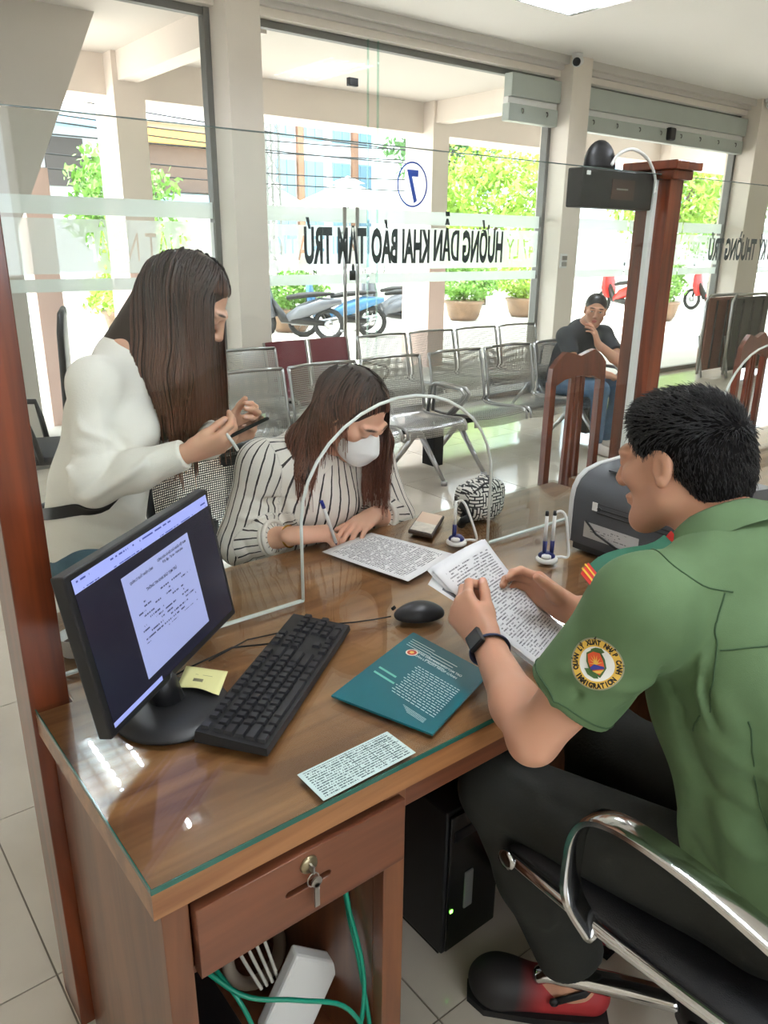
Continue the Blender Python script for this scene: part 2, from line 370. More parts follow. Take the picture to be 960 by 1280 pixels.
# recessed louvre lights
M_tube = mat('lamp_tube', (255, 255, 255), .4, emit=((236, 244, 255), 60)); M_louv = mat('louvre', (222, 228, 232), .2, .7)
def troffer(x, y, label, axis='Y'):
    t = thing('ceiling_light', (x, y, 3.2), label, 'ceiling light', 'louvred ceiling lights')
    hx, hy = .3, .6
    MB().box(x-hx-.02, x-hx, y-hy-.02, y+hy+.02, 3.165, 3.199).box(x+hx, x+hx+.02, y-hy-.02, y+hy+.02, 3.165, 3.199).box(x-hx, x+hx, y-hy-.02, y-hy, 3.165, 3.199).box(x-hx, x+hx, y+hy, y+hy+.02, 3.165, 3.199).build('frame', M_white, t)
    for k in (-1, 0, 1):
        MB().cyl((x+k*.19, y-.58, 3.187), (x+k*.19, y+.58, 3.187), .012, n=8).build('lamp_tube', M_tube, t, True)
    for k in range(13):
        yy = y-hy+k*.1; MB().box(x-hx, x+hx, yy-.006, yy+.006, 3.158, 3.174).build('louvre_slat', M_louv, t)
    for k in (-1.5, -.5, .5, 1.5):
        MB().box(x+k*.19-.025*abs(k)/1.5, x+k*.19+.025*abs(k)/1.5, y-hy, y+hy, 3.156, 3.172).build('louvre_rail', M_louv, t)
troffer(1.22, 4.10, 'louvred fluorescent ceiling light above the standing woman')
troffer(4.98, 3.83, 'louvred fluorescent ceiling light above the steel benches')
troffer(1.22, .4, 'louvred fluorescent ceiling light above the officer'); troffer(4.98, .2, 'louvred fluorescent ceiling light above the second counter')
MB().cyl((8.9, 4.6, 3.2), (8.9, 4.6, 3.16), .11, n=20).build('downlight', M_white, None, True)
tag(bpy.data.objects['downlight'], 'small round white ceiling lamp near the far column', 'ceiling light')
# ---------------------------------------------------------------- outside: portico
M_port = mat('portico_paint', (225, 214, 204), .7, var=.03, scale=1.5); M_pink = mat('pink_paint', (240, 208, 198), .7)
soff = MB().box(-8, 24, 5.72, 8.5, 3.23, 3.4).build('portico_ceiling', mat('soffit_paint', (205, 198, 190), .8)); tag(soff, kind='structure')
bm_ = MB().box(-8, 24, 8.4, 8.95, 2.87, 3.45).build('portico_beam', M_port); tag(bm_, kind='structure')
for i, (x0, x1) in enumerate(((3.15, 3.46), (7.28, 7.56), (12.6, 12.95))):
    c = MB().box(x0, x1, 8.2, 8.75, -.12, 3.3).build('portico_column', M_port); tag(c, kind='structure')
    MB().box(x0-.006, x1+.006, 8.194, 8.756, -.12, 1.2).build('painted_base', M_pink, c)
for x in (3.3, 7.42): tag(MB().box(x-.1, x+.1, 5.72, 8.4, 2.98, 3.23).build('portico_joist', M_port), kind='structure')
st = MB().prism([(2.72, 3.5), (1.93, 1.85), (1.80, 1.6), (1.80, -.12), (-3, -.12), (-3, 3.5)], (0, 7.0, 0), (1, 0, 0), (0, 0, 1), (0, .3, 0)).build('stair_wall', mat('stair_paint', (206, 198, 190), .7)); tag(st, kind='structure')
pk = MB().box(2.0, 2.22, 7.45, 7.7, -.12, 2.1).build('pink_column', M_pink); tag(pk, kind='structure')
pl = thing('portico_lamp', (7.75, 8.0, 3.23), 'round white lamp under the portico ceiling', 'ceiling light')
MB().lathe((7.75, 8.0, 3.13), [(.06, 0), (.16, .02), (.19, .06), (.19, .10)]).build('diffuser', M_white, pl, True); MB().cyl((7.75, 8, 3.225), (7.75, 8, 3.235), .2).build('base', M_white, pl, True)
# ---------------------------------------------------------------- outside: planting
M_bark = mat('bark', (98, 84, 70), .9, var=.2, scale=12, bump=.4, bscale=20)
def leafmat(name, a): return mat(name, a, .5, var=.35, scale=2.5)
M_leafA = leafmat('leaf_bright', (150, 185, 70)); M_leafB = leafmat('leaf_mid', (112, 156, 66)); M_leafC = leafmat('leaf_dark', (86, 128, 72))
def leaves(c, rad, n, size, seed, shell=.55):
    g = np.random.default_rng(seed); d = g.normal(size=(n, 3)); d /= np.linalg.norm(d, axis=1)[:, None]
    lump = 1+.18*np.sin(d[:, 0]*5+seed)+.14*np.sin(d[:, 1]*7+seed*2)+.14*np.cos(d[:, 2]*6+seed)
    p = np.array(c)+d*np.array(rad)*(g.uniform(shell, 1, (n, 1)))*lump[:, None]
    a = g.normal(size=(n, 3)); a /= np.linalg.norm(a, axis=1)[:, None]; b = np.cross(a, g.normal(size=(n, 3))); b /= np.linalg.norm(b, axis=1)[:, None]
    s = size*g.uniform(.6, 1.3, (n, 1)); V = np.stack([p-a*s, p+b*s*.45, p+a*s, p-b*s*.45], 1).reshape(-1, 3)
    me = bpy.data.meshes.new('foliage'); me.from_pydata(V.tolist(), [], [(4*i, 4*i+1, 4*i+2, 4*i+3) for i in range(n)]); return me
def tree(x, y, zc, rad, n, size, m, label, seed, trunk=.12, name='leafy_tree', cat='tree', limbs=5):
    t = thing(name, (x, y, -.12), label, cat)
    mkobj('foliage', leaves((x, y, zc), rad, n, size, seed), m, t)['kind'] = 'stuff'
    tb = MB().tube([(x, y, -.12), (x+.05, y, zc*.4), (x, y, zc)], [trunk, trunk*.8, trunk*.5], 10)
    g = random.Random(seed)
    for k in range(limbs):
        a = g.uniform(0, 6.28); z0 = zc*g.uniform(.45, .9); e = (x+math.cos(a)*rad[0]*.7, y+math.sin(a)*rad[1]*.7, zc+g.uniform(-.2, .6)*rad[2])
        tb.tube([(x, y, z0), ((x+e[0])/2, (y+e[1])/2, (z0+e[2])/2+.1), e], [trunk*.5, trunk*.35, trunk*.15], 7)
    tb.build('trunk', M_bark, t, True); return t
tree(16.4, 16.2, 2.35, (2.3, 1.6, 1.9), 5200, .11, M_leafA, 'bright yellow-green leafy tree beside the portico column', 3)
tree(20.6, 22.5, 5.6, (2.2, 2.0, 1.9), 2600, .16, M_leafC, 'dark leafy tree with a forked trunk in front of the pale blue building', 5, .28)
tree(19.6, 12.6, 2.9, (1.9, 1.4, 1.6), 4200, .10, M_leafA, 'yellow-green tree seen through the glass doors behind the wooden pillar', 8)
tree(23.8, 13.5, 2.7, (1.6, 1.3, 1.5), 2600, .11, M_leafB, 'mid-green tree seen beyond the folded lounger', 18)
tree(7.0, 18.5, 2.3, (1.3, 1.0, 1.1), 2600, .10, M_leafB, 'green leafy tree outside behind the standing woman', 9)
tree(4.6, 11.5, 1.0, (.75, .6, .8), 2200, .07, M_leafA, 'small bright leafy tree outside between the stair wall and the column', 21, .05)
def planter(x, y, rad, n, m, label, seed, pot=True):
    t = thing('planted_shrub', (x, y, -.12), label, 'shrub')
    mkobj('foliage', leaves((x, y, .28+rad[2]), rad, n, .055, seed, .7), m, t)['kind'] = 'stuff'
    MB().tube([(x, y, .1), (x, y, .3+rad[2])], [.05, .03], 8).build('stem', M_bark, t, True)
    if pot:
        MB().lathe((x, y, -.12), [(.28, 0), (.36, .1), (.42, .36), (.46, .38), (.46, .44), (.38, .44)], 20).build('pot', mat('glazed_pot', (128, 100, 78), .4, var=.2, scale=6), t, True)
planter(8.15, 13.2, (.75, .6, .36), 2400, M_leafB, 'clipped round green shrub outside behind the maroon seats', 31)
planter(12.7, 13.1, (.85, .6, .42), 3000, M_leafB, 'clipped round green shrub in a brown pot beside the portico column', 32)
planter(14.6, 13.0, (.85, .6, .46), 3000, M_leafA, 'clipped round yellow-green shrub outside beside the light switch column', 33)
planter(16.6, 10.6, (.6, .5, .5), 1800, M_leafB, 'green shrub in a pot seen through the glass doors', 34)
planter(5.4, 14.4, (.8, .6, .34), 1800, M_leafA, 'low bright shrub outside behind the standing woman', 35)
# parasols
M_canvas = mat('white_canvas', (246, 246, 244), .8)
def parasol(x, y, top, r, label):
    t = thing('parasol', (x, y, -.12), label, 'umbrella')
    mb = MB(); k = 8; edge = top-.75
    ring = [(x+r*math.cos(i*math.pi/4+.3), y+r*math.sin(i*math.pi/4+.3)) for i in range(k)]
    vs = [(x, y, top)]+[(px, py, edge) for px, py in ring]+[(px, py, edge-.2) for px, py in ring]
    mb.add(vs, [(0, 1+i, 1+(i+1) % k) for i in range(k)]+[(1+i, 9+i, 9+(i+1) % k, 1+(i+1) % k) for i in range(k)])
    mb.build('canopy', M_canvas, t)
    mb = MB(); r2 = r*.35; mb.add([(x, y, top+.12)]+[(x+r2*math.cos(i*math.pi/4+.3), y+r2*math.sin(i*math.pi/4+.3), top-.12) for i in range(k)], [(0, 1+i, 1+(i+1) % k) for i in range(k)]); mb.build('vent_cap', M_canvas, t)
    MB().cyl((x, y, -.12), (x, y, top), .04, n=10).build('pole', M_alu, t, True)
    for i in range(k): MB().cyl((x, y, top-.05), (ring[i][0], ring[i][1], edge-.02), .012, n=6).build('rib', M_alu, t)
parasol(17.35, 24, 3.62, 1.75, 'wide white parasol outside in front of the pale blue building')
parasol(14.35, 24.2, 3.36, 1.35, 'small white parasol outside next to the lattice mast')
# buildings
M_bw = mat('facade_white', (226, 236, 242), .7, var=.03, scale=1); M_bb = mat('facade_blue', (150, 190, 214), .6); M_bg = mat('facade_glass', (128, 160, 178), .15, .1)
M_br = mat('brick_brown', (160, 120, 96), .8, var=.15, scale=3); M_or = mat('orange_trim', (232, 170, 84), .7); M_dk = mat('dark_void', (66, 60, 58), .8)
t = thing('office_building', (22, 32, -.12), 'pale blue and white office building behind the parasols', 'building')
MB().box(17, 31, 32, 38, -.12, 13).build('facade', M_bw, t)
for i in range(9):
    MB().box(17.3+i*1.5, 17.6+i*1.5, 31.8, 32, 0, 13).build('pilaster', M_bw if i % 2 else M_br, t)
    for j in range(5):
        w = MB().box(17.7+i*1.5, 18.7+i*1.5, 31.9, 32.0, 1+j*2.4, 2.6+j*2.4).build('window', M_bb, t)
        for q in (0, 1): MB().box(17.76+i*1.5+q*.47, 18.18+i*1.5+q*.47, 31.86, 31.9, 1.06+j*2.4, 2.54+j*2.4).build('pane', M_bg, w)
t = thing('shop_house', (12, 27, -.12), 'terraced house with orange trim and dark balcony behind the column', 'building')
MB().box(9.6, 14.2, 27, 33, -.12, 9).build('facade', mat('house_cream', (226, 214, 200), .8), t)
MB().box(9.8, 13.6, 26.7, 27, 3.1, 4.5).build('shutter', mat('brown_shutter', (104, 84, 72), .7, var=.2, scale=8, stretch=(6, 1, 1)), t)
MB().box(9.6, 14.0, 26.4, 27, 4.55, 4.95).build('fascia', M_or, t); MB().box(13.6, 13.9, 26.5, 27, 3.0, 4.6).build('pillar', M_or, t)
MB().box(9.6, 14.0, 26.2, 27, 2.7, 3.0).build('awning', M_bb, t)
for i in range(3): MB().box(9.9+i*1.4, 10.9+i*1.4, 26.9, 27, 5.7, 6.9).build('window', M_br, t)
MB().box(9.6, 14, 26.5, 27, 5.2, 5.3).build('balcony_slab', M_bw, t)
for i in range(12): MB().box(9.7+i*.36, 9.76+i*.36, 26.52, 26.56, 5.3, 5.75).build('baluster', M_white, t)
t = thing('corner_house', (6.6, 24, -.12), 'grey house with a pale canopy seen under the stair wall', 'building')
MB().box(5.2, 9.2, 25, 30, -.12, 5.2).build('facade', mat('house_grey', (176, 178, 180), .8, var=.08, scale=1), t); MB().box(5.0, 9.3, 24.2, 25.2, 4.6, 4.75).build('canopy', M_bb, t)
for i in range(2): MB().box(5.7+i*1.7, 6.8+i*1.7, 24.9, 25, 3.0, 4.3).build('window', M_dk, t)
t = thing('long_house', (30, 22, -.12), 'pale terraced building behind the yellow-green tree', 'building')
MB().box(23, 44, 24, 30, -.12, 8.5).build('facade', M_bw, t)
for i in range(10):
    for j in range(2): MB().box(23.6+i*2, 24.7+i*2, 23.9, 24, 3.4+j*2.4, 5+j*2.4).build('window', M_bg, t)
t = thing('boundary_wall', (20, 19, -.12), 'low cream wall behind the motorbikes', 'wall')
MB().box(2, 36, 19, 19.2, -.12, .75).build('panel', mat('street_wall', (206, 204, 196), .8, var=.06), t); MB().box(2, 36, 18.96, 19.24, .75, .82).build('coping', M_bw, t)
# lattice mast
t = thing('lattice_mast', (13.0, 22.0, -.12), 'grey steel lattice mast outside next to the column', 'mast')
for sx in (-.22, .22):
    for sy in (-.22, .22): MB().box(13.0+sx-.03, 13.0+sx+.03, 22.0+sy-.03, 22.0+sy+.03, -.12, 8).build('leg', M_grey, t)
for k in range(14):
    z = .2+k*.55
    MB().tube([(12.78, 21.78, z), (13.22, 21.78, z+.55)], .02, 5).build('brace', M_grey, t); MB().tube([(13.22, 21.78, z), (12.78, 21.78, z+.55)], .02, 5).build('brace', M_grey, t)
for k, (z0, z1, y, sag) in enumerate(((4.55, 4.95, 21, .5), (4.2, 4.1, 19.7, .35), (3.9, 4.4, 20.5, .25), (3.5, 3.9, 19.9, .4), (3.2, 3.3, 21, .15), (4.8, 4.3, 20, .3))):
    pts = [(3+i*22/14, y, z0+(z1-z0)*i/14-sag*4*(i/14)*(1-i/14)) for i in range(15)]
    c = MB().tube(pts, .018, 5).build('power_line', M_rubber, None, True); tag(c, 'thin black overhead power line crossing the street outside', 'power line', 'overhead power lines')
# ---------------------------------------------------------------- motorbikes
def motorbike(x, y, rz, body, label):
    t = thing('motorbike', (x, y, -.12), label, 'motorbike', None, rz)
    for s, nm in ((-.62, 'wheel'), (.62, 'wheel')):
        w = part('wheel', MB().tube([(s+.24*math.cos(a), 0, .28+.24*math.sin(a)) for a in np.linspace(0, 2*math.pi, 21)[:-1]], .045, 8, closed=True), M_rubber, t, True)
        part('hub', MB().cyl((s, -.05, .28), (s, .05, .28), .07, n=12), M_steel, w, True)
        for a in np.linspace(0, math.pi, 4)[:-1]: part('spoke', MB().tube([(s-.22*math.cos(a), 0, .28-.22*math.sin(a)), (s+.22*math.cos(a), 0, .28+.22*math.sin(a))], .006, 4), M_steel, w)
    part('frame', MB().tube([(-.62, 0, .28), (-.2, 0, .34), (.2, 0, .36), (.48, 0, .75)], [.04, .08, .09, .05], 8).tube([(.62, 0, .28), (.47, 0, .98)], .03, 8), M_blackm, t, True)
    part('fairing', MB().tube([(.38, 0, .38), (.46, 0, .62), (.50, 0, .90), (.46, 0, 1.0)], [.10, .14, .11, .05], 10, flat=(.6, 1.5)).tube([(.1, 0, .36), (-.15, 0, .5), (-.5, 0, .62), (-.85, 0, .68)], [.10, .13, .12, .04], 10, flat=(1, .9)), body, t, True)
    part('seat', MB().tube([(.12, 0, .72), (-.1, 0, .76), (-.4, 0, .79), (-.72, 0, .80)], [.08, .11, .10, .05], 10, flat=(.45, 1)), M_rubber, t, True)
    part('handlebar', MB().tube([(.36, -.34, 1.02), (.44, -.15, 1.04), (.46, 0, 1.0), (.44, .15, 1.04), (.36, .34, 1.02)], .018, 8), M_blackm, t, True)
    part('headlight', MB().lathe((.50, 0, .93), [(.02, 0), (.08, .02), (.085, .05)], 14, (1, 0, .2)), M_white, t, True)
    for s in (-.3, .3): part('mirror', MB().tube([(.40, s, 1.03), (.38, s*1.15, 1.18)], .008, 6).lathe((.38, s*1.15, 1.2), [(.03, 0), (.05, .01), (.02, .02)], 10, (1, 0, 0)), M_blackm, t, True)
    part('exhaust', MB().tube([(.1, -.12, .26), (-.3, -.15, .27), (-.75, -.16, .36)], [.02, .04, .05], 8), M_steel, t, True)
    return t
M_mb1 = mat('bike_grey', (90, 92, 98), .25); M_mb2 = mat('bike_red', (196, 40, 36), .25); M_mb3 = mat('bike_blue', (70, 120, 160), .25)
motorbike(7.5, 12.0, 2.3, M_mb1, 'grey motorbike parked outside in front of the round shrub, nearest the wall column')
motorbike(8.35, 11.9, 2.5, M_mb3, 'blue motorbike parked outside between the two grey ones')
motorbike(9.7, 12.0, 1.9, M_mb1, 'grey motorbike parked outside right beside the portico column')
motorbike(10.3, 12.9, 2.0, M_mb1, 'grey motorbike parked outside behind the portico column')
motorbike(17.2, 12.2, 1.2, M_mb2, 'red motorbike parked outside behind the seated man')
motorbike(20.2, 11.4, 1.4, M_mb2, 'red motorbike parked outside beyond the wooden pillar')
# ================================================================ COUNTER AND DESK
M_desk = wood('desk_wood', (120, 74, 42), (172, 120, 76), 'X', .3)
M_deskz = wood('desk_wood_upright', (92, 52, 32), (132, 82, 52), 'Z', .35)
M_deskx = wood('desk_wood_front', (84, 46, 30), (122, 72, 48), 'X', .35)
M_post = wood('post_wood', (74, 31, 14), (122, 56, 25), 'Z', .3, 1.3, .4)
M_dark = mat('dark_recess', (30, 22, 18), .8)
M_dglass = glass('desk_glass', (.96, .985, .975), .04, .8)
M_gedge = mat('glass_green_edge', (44, 98, 86), .15, spec=.6)
def plate(name, outer, holes, o, ux, uy, thick, m, parent=None, bevel=0):
    """flat plate with holes cut through; (u, v) outline placed with axes ux, uy, extruded along ux x uy"""
    cu = bpy.data.curves.new(name, 'CURVE'); cu.dimensions = '2D'; cu.fill_mode = 'BOTH'; cu.extrude = thick/2; cu.bevel_depth = bevel
    for pts in [outer]+holes:
        sp = cu.splines.new('POLY'); sp.points.add(len(pts)-1); sp.use_cyclic_u = True
        for p, q in zip(sp.points, pts): p.co = (q[0], q[1], 0, 1)
    t = bpy.data.objects.new(name, cu); COL.objects.link(t); bpy.context.view_layer.update()
    me = bpy.data.meshes.new_from_object(t.evaluated_get(bpy.context.evaluated_depsgraph_get())); bpy.data.objects.remove(t); bpy.data.curves.remove(cu)
    o, ux, uy = map(Vector, (o, ux, uy)); n = ux.cross(uy)
    for v in me.vertices: v.co = o+ux*v.co.x+uy*v.co.y+n*v.co.z
    me.update(); me.materials.clear(); return mkobj(name, me, m, parent)
def stadium(cx, cz, hw, hr, n=8): return [(cx+hw+hr*math.cos(a), cz+hr*math.sin(a)) for a in np.linspace(-math.pi/2, math.pi/2, n)]+[(cx-hw+hr*math.cos(a), cz+hr*math.sin(a)) for a in np.linspace(math.pi/2, 1.5*math.pi, n)]
desk = thing('office_desk', (1.2, 1.2, 0), 'brown wooden office desk with a glass sheet on top, drawer and open cable cubby', 'desk')
top_poly = [(.249, .772), (2.062, .772), (2.062, 1.65), (.312, 1.65), (.312, 1.274), (.249, 1.274)]
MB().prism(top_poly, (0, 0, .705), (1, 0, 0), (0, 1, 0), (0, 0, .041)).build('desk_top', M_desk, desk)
MB().prism([(x+(.001 if x < 1 else -.001), y+(.001 if y < 1 else -.001)) for x, y in top_poly], (0, 0, .7465), (1, 0, 0), (0, 1, 0), (0, 0, .0085)).build('desk_glass', M_dglass, desk)
MB().box(.249, 2.06, .7715, .7735, .7465, .755).box(.2485, .2505, .772, 1.274, .7465, .755).build('glass_edge', M_gedge, desk)
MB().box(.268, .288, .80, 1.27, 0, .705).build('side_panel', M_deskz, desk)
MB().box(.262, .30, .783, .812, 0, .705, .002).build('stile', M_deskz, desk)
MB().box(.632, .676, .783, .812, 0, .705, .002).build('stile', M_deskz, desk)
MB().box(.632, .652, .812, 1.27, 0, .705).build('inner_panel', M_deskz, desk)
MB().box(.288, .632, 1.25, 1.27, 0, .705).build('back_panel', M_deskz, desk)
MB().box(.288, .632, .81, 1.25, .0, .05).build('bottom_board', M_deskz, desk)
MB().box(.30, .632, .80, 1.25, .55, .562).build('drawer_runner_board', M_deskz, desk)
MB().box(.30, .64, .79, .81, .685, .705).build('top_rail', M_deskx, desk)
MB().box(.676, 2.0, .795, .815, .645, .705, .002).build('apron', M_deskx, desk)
MB().box(.652, 2.06, 1.30, 1.32, 0, .705).build('modesty_panel', M_deskz, desk)  # extended down to the floor to block lobby light under the desk
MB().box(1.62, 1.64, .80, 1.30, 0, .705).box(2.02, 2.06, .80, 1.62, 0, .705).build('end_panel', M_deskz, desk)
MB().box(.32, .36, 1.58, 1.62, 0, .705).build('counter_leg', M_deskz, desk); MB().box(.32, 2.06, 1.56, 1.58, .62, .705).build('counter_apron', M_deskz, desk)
dr = plate('drawer', [(.305, .572), (.66, .572), (.66, .688), (.305, .688)], [stadium(.478, .630, .034, .007)], (0, .779, 0), (1, 0, 0), (0, 0, 1), .02, M_deskx, desk, .0015)
MB().box(.43, .53, .79, .797, .615, .645).build('pull_recess', M_dark, dr)
MB().lathe((.478, .769, .667), [(.013, 0), (.015, .002), (.013, .006)], 20, (0, -1, 0)).build('lock', mat('brass_worn', (150, 138, 110), .3, .9), dr, True)
MB().box(.4765, .4795, .752, .763, .66, .672).build('key', M_steel, dr)
MB().tube([(.478+.010*math.cos(a), .755, .648+.012*math.sin(a)) for a in np.linspace(0, 6.28, 13)[:-1]], .001, 5, closed=True).build('key_ring', M_steel, dr)
MB().box(.480, .488, .754, .757, .595, .638).lathe((.484, .757, .640), [(.009, 0), (.009, .003)], 14, (0, -1, 0)).build('hanging_key', M_steel, dr)
# posts of the counter screen
post = thing('wooden_post', (.276, 1.33, 0), 'tall dark red-brown wooden post at the desk corner with the monitor', 'post')
MB().box(.243, .308, 1.278, 1.388, 0, 1.715, .002).build('shaft', M_post, post); MB().box(.228, .322, 1.262, 1.405, 1.715, 1.75, .004).build('cap', M_post, post)
pil = thing('wooden_post', (2.10, 1.39, 0), 'tall red-brown wooden post with a moulded cap and white cable strip beside the printer', 'post')
MB().box(2.07, 2.135, 1.335, 1.442, 0, 1.70, .002).build('shaft', M_post, pil)
MB().box(2.035, 2.165, 1.30, 1.475, 1.722, 1.745, .003).box(2.052, 2.15, 1.317, 1.46, 1.698, 1.722, .003).build('cap', M_post, pil)
MB().box(2.052, 2.0698, 1.372, 1.39, .757, 1.705, .002).build('cable_strip', M_white, pil)
# the glass screen
YG = 1.352
def arch(x0, x1, zs, zt, n=18): c, a = (x0+x1)/2, (x1-x0)/2; return [(c+a*math.cos(t), zs+(zt-zs)*math.sin(t)) for t in np.linspace(0, math.pi, n)]
def screen_pane(xa, xb, ax0, ax1, label, zs=.945, zt=1.19):
    t = thing('glass_screen', ((xa+xb)/2, YG, .756), label, 'glass screen')
    ar = arch(ax0, ax1, zs, zt)
    poly = [(xa, .7565), (xa, 1.71), (xb, 1.71), (xb, .7565), (ax1, .7565)]+ar+[(ax0, .7565)]
    MB().prism(poly, (0, YG, 0), (1, 0, 0), (0, 0, 1), (0, .008, 0)).build('pane', M_screen, t)
    MB().tube([(ax1, YG+.004, .758)]+[(x, YG+.004, z) for x, z in ar]+[(ax0, YG+.004, .758)], .0042, 6).build('polished_edge', mat('polished_edge', (224, 228, 222), .25), t, True)
    MB().box(xa, xb, YG+.001, YG+.007, 1.7095, 1.7115).build('top_edge', mat('glass_top_edge', (90, 104, 100), .2), t)
    for (a, b) in ((xa, ax0), (ax1, xb)): MB().box(a, b, YG-.001, YG+.009, .7555, .7595).build('silicone_joint', mat('silicone', (196, 204, 196), .3), t)
    return t
s1 = screen_pane(.31, 2.05, .85, 1.44, 'clear glass counter screen with arched opening, number 7 and dark lettering')
M_ink = mat('lettering_dark', (46, 56, 58), .5); M_blue = mat('lettering_blue', (28, 70, 170), .5)
text_words(['HƯỚNG', '*DẪN', 'KHAI', 'BÁO', 'TẠM', 'TRÚ'], (1.158, YG+.0085, 1.486), (-1, 0, 0), (0, 0, 1), .56, .066).build('lettering', M_ink, s1)
text_fit('7', (1.153, YG+.0085, 1.608), (-1, 0, 0), (0, 0, 1), .032, .062, .03).build('number', M_blue, s1)
plate('number_ring', [(.042*math.cos(a), .045*math.sin(a)) for a in np.linspace(0, 6.283, 41)[:-1]], [[(.0385*math.cos(a), .0415*math.sin(a)) for a in np.linspace(0, 6.283, 41)[:-1]]], (1.153, YG+.0092, 1.641), (-1, 0, 0), (0, 0, 1), .0004, M_blue, s1)
s2 = screen_pane(2.145, 4.0, 2.56, 3.15, 'clear glass counter screen of the second counter beside the capped post')
text_words(['ĐĂNG', 'KÝ', 'THƯỜNG', 'TRÚ'], (2.61, YG+.0085, 1.486), (-1, 0, 0), (0, 0, 1), .50, .062).build('lettering', M_ink, s2)
# display box and speaker on the post
t = thing('display_box', (1.89, 1.38, 1.62), 'black counter display box hanging beside the capped post', 'display')
MB().box(1.735, 2.05, 1.375, 1.425, 1.617, 1.713, .004).build('case', M_black, t); MB().box(1.86, 1.96, 1.3735, 1.376, 1.64, 1.69).build('label_panel', mat('panel_brown', (70, 48, 40), .4), t)
MB().box(1.88, 1.93, 1.3725, 1.3737, 1.664, 1.668).build('slot', M_steel, t); MB().box(1.75, 1.765, 1.3735, 1.376, 1.695, 1.705).build('sticker', M_white, t)
t = thing('round_speaker', (1.83, 1.4, 1.713), 'black rounded speaker with white cable on top of the display box', 'speaker')
bm = bmesh.new(); bmesh.ops.create_uvsphere(bm, u_segments=24, v_segments=14, radius=1)
for v in bm.verts: v.co = (1.832+v.co.x*.058, 1.40+v.co.y*.028, 1.722+max(v.co.z, -.15)*.062)
MB().bm(bm).build('shell', M_black, t, True)
MB().tube(smooth_path([(1.845, 1.372, 1.722), (1.865, 1.366, 1.75), (1.92, 1.362, 1.765), (1.99, 1.362, 1.745), (2.04, 1.366, 1.70), (2.045, 1.368, 1.66)], 6), .0045, 8).build('cable', M_white, t, True)
# ---------------------------------------------------------------- second desk beyond the post
d2 = thing('office_desk', (2.9, 1.2, 0), 'second wooden desk beyond the capped post with keyboard and papers', 'desk')
MB().box(2.15, 4.0, .772, 1.65, .705, .746).build('desk_top', M_desk, d2); MB().box(2.151, 3.999, .773, 1.649, .7465, .755).build('desk_glass', M_dglass, d2)
for x in (2.17, 3.96): MB().box(x, x+.02, .80, 1.62, 0, .705).build('side_panel', M_deskz, d2)
MB().box(2.19, 3.96, 1.30, 1.32, .1, .705).build('modesty_panel', M_deskz, d2)
# ---------------------------------------------------------------- monitor
mon = thing('computer_monitor', (.44, 1.11, .755), 'black flat monitor showing a document, on a round base', 'monitor')
Cn = Vector((.459, 1.176, .943)); ya, ti = math.radians(-52.7), math.radians(10.26)
nn = Vector((math.cos(ya)*math.cos(ti), math.sin(ya)*math.cos(ti), math.sin(ti))); rr = Vector((-math.sin(ya), math.cos(ya), 0)); uu = nn.cross(rr); MW, MH = .44, .265
MB().obox(Cn-nn*.012, rr*MW/2, uu*MH/2, nn*.012, .003).build('casing', M_black, mon)
MB().obox(Cn-nn*.035, rr*MW*.3, uu*MH*.3, nn*.014, .01).build('rear_bulge', M_black, mon)
def scr(name, x0, x1, y0, y1, m, lift=.0012, parent=None):
    f = lambda a, b: Cn+rr*(a*MW/2)+uu*(b*MH/2)+nn*lift
    return quad_uv(name, (f(x0, y0), f(x1, y0), f(x1, y1), f(x0, y1)), m, parent or mon, .0004)
def emissive(m, s):
    nt = m.node_tree; b = nt.nodes['Principled BSDF']; l = b.inputs['Base Color'].links
    if l: nt.links.new(l[0].from_socket, b.inputs['Emission Color'])
    else: b.inputs['Emission Color'].default_value = b.inputs['Base Color'].default_value
    b.inputs['Emission Strength'].default_value = s; b.inputs['Roughness'].default_value = .25; return m
screen = scr('screen', -.945, .945, -.90, .93, emissive(mat('screen_dark', (22, 22, 34), .25), .5))
scr('browser_bar', -.945, .945, .76, .925, emissive(printed('screen_bar', (150, 160, 222), (70, 80, 150), 3, 10, .4, .02, .05, dens=.5), .22), .0018, screen)
scr('document_page', -.46, .52, -.74, .60, emissive(printed('screen_page', (150, 158, 202), (64, 68, 100), 24, 16, .38, .09, .30, dens=.5), .22), .0018, screen)
scr('task_bar', -.945, -.3, -.90, -.84, emissive(mat('screen_taskbar', (150, 160, 222), .3), .22), .0018, screen)
M_scrink = emissive(mat('screen_ink', (30, 32, 52), .4), .3)
fc = lambda a, b: Cn+rr*(a*MW/2)+uu*(b*MH/2)+nn*.0021
for s, x, y, w_, h_ in (('CỘNG HÒA XÃ HỘI CHỦ NGHĨA VIỆT NAM', .24, .50, .098, .0042), ('Độc lập - Tự do - Hạnh phúc', .24, .44, .07, .0042), ('QUẢN LÝ XUẤT NHẬP CẢNH', -.22, .46, .07, .0042), ('THÔNG TIN KHAI BÁO TẠM TRÚ', .02, .26, .10, .005)):
    text_fit(s, fc(x, y), rr, uu, w_, h_, .02, .0001).build('screen_text', M_scrink, screen)
MB().obox(Cn-nn*.03+Vector((0, 0, -.13)), rr*.03, Vector((0, 0, .055)), nn*.010, .004).build('neck', M_black, mon)
bc = Vector((.435, 1.125, .7555))
MB().lathe(bc, [(.098, 0), (.10, .003), (.098, .008), (.06, .013), (.03, .016)], 40).build('base', M_black, mon, True)
MB().tube([bc+Vector((0, .02, .01)), Vector((.428, 1.16, .83))], [.03, .025], 12).build('stem', M_black, mon, True)
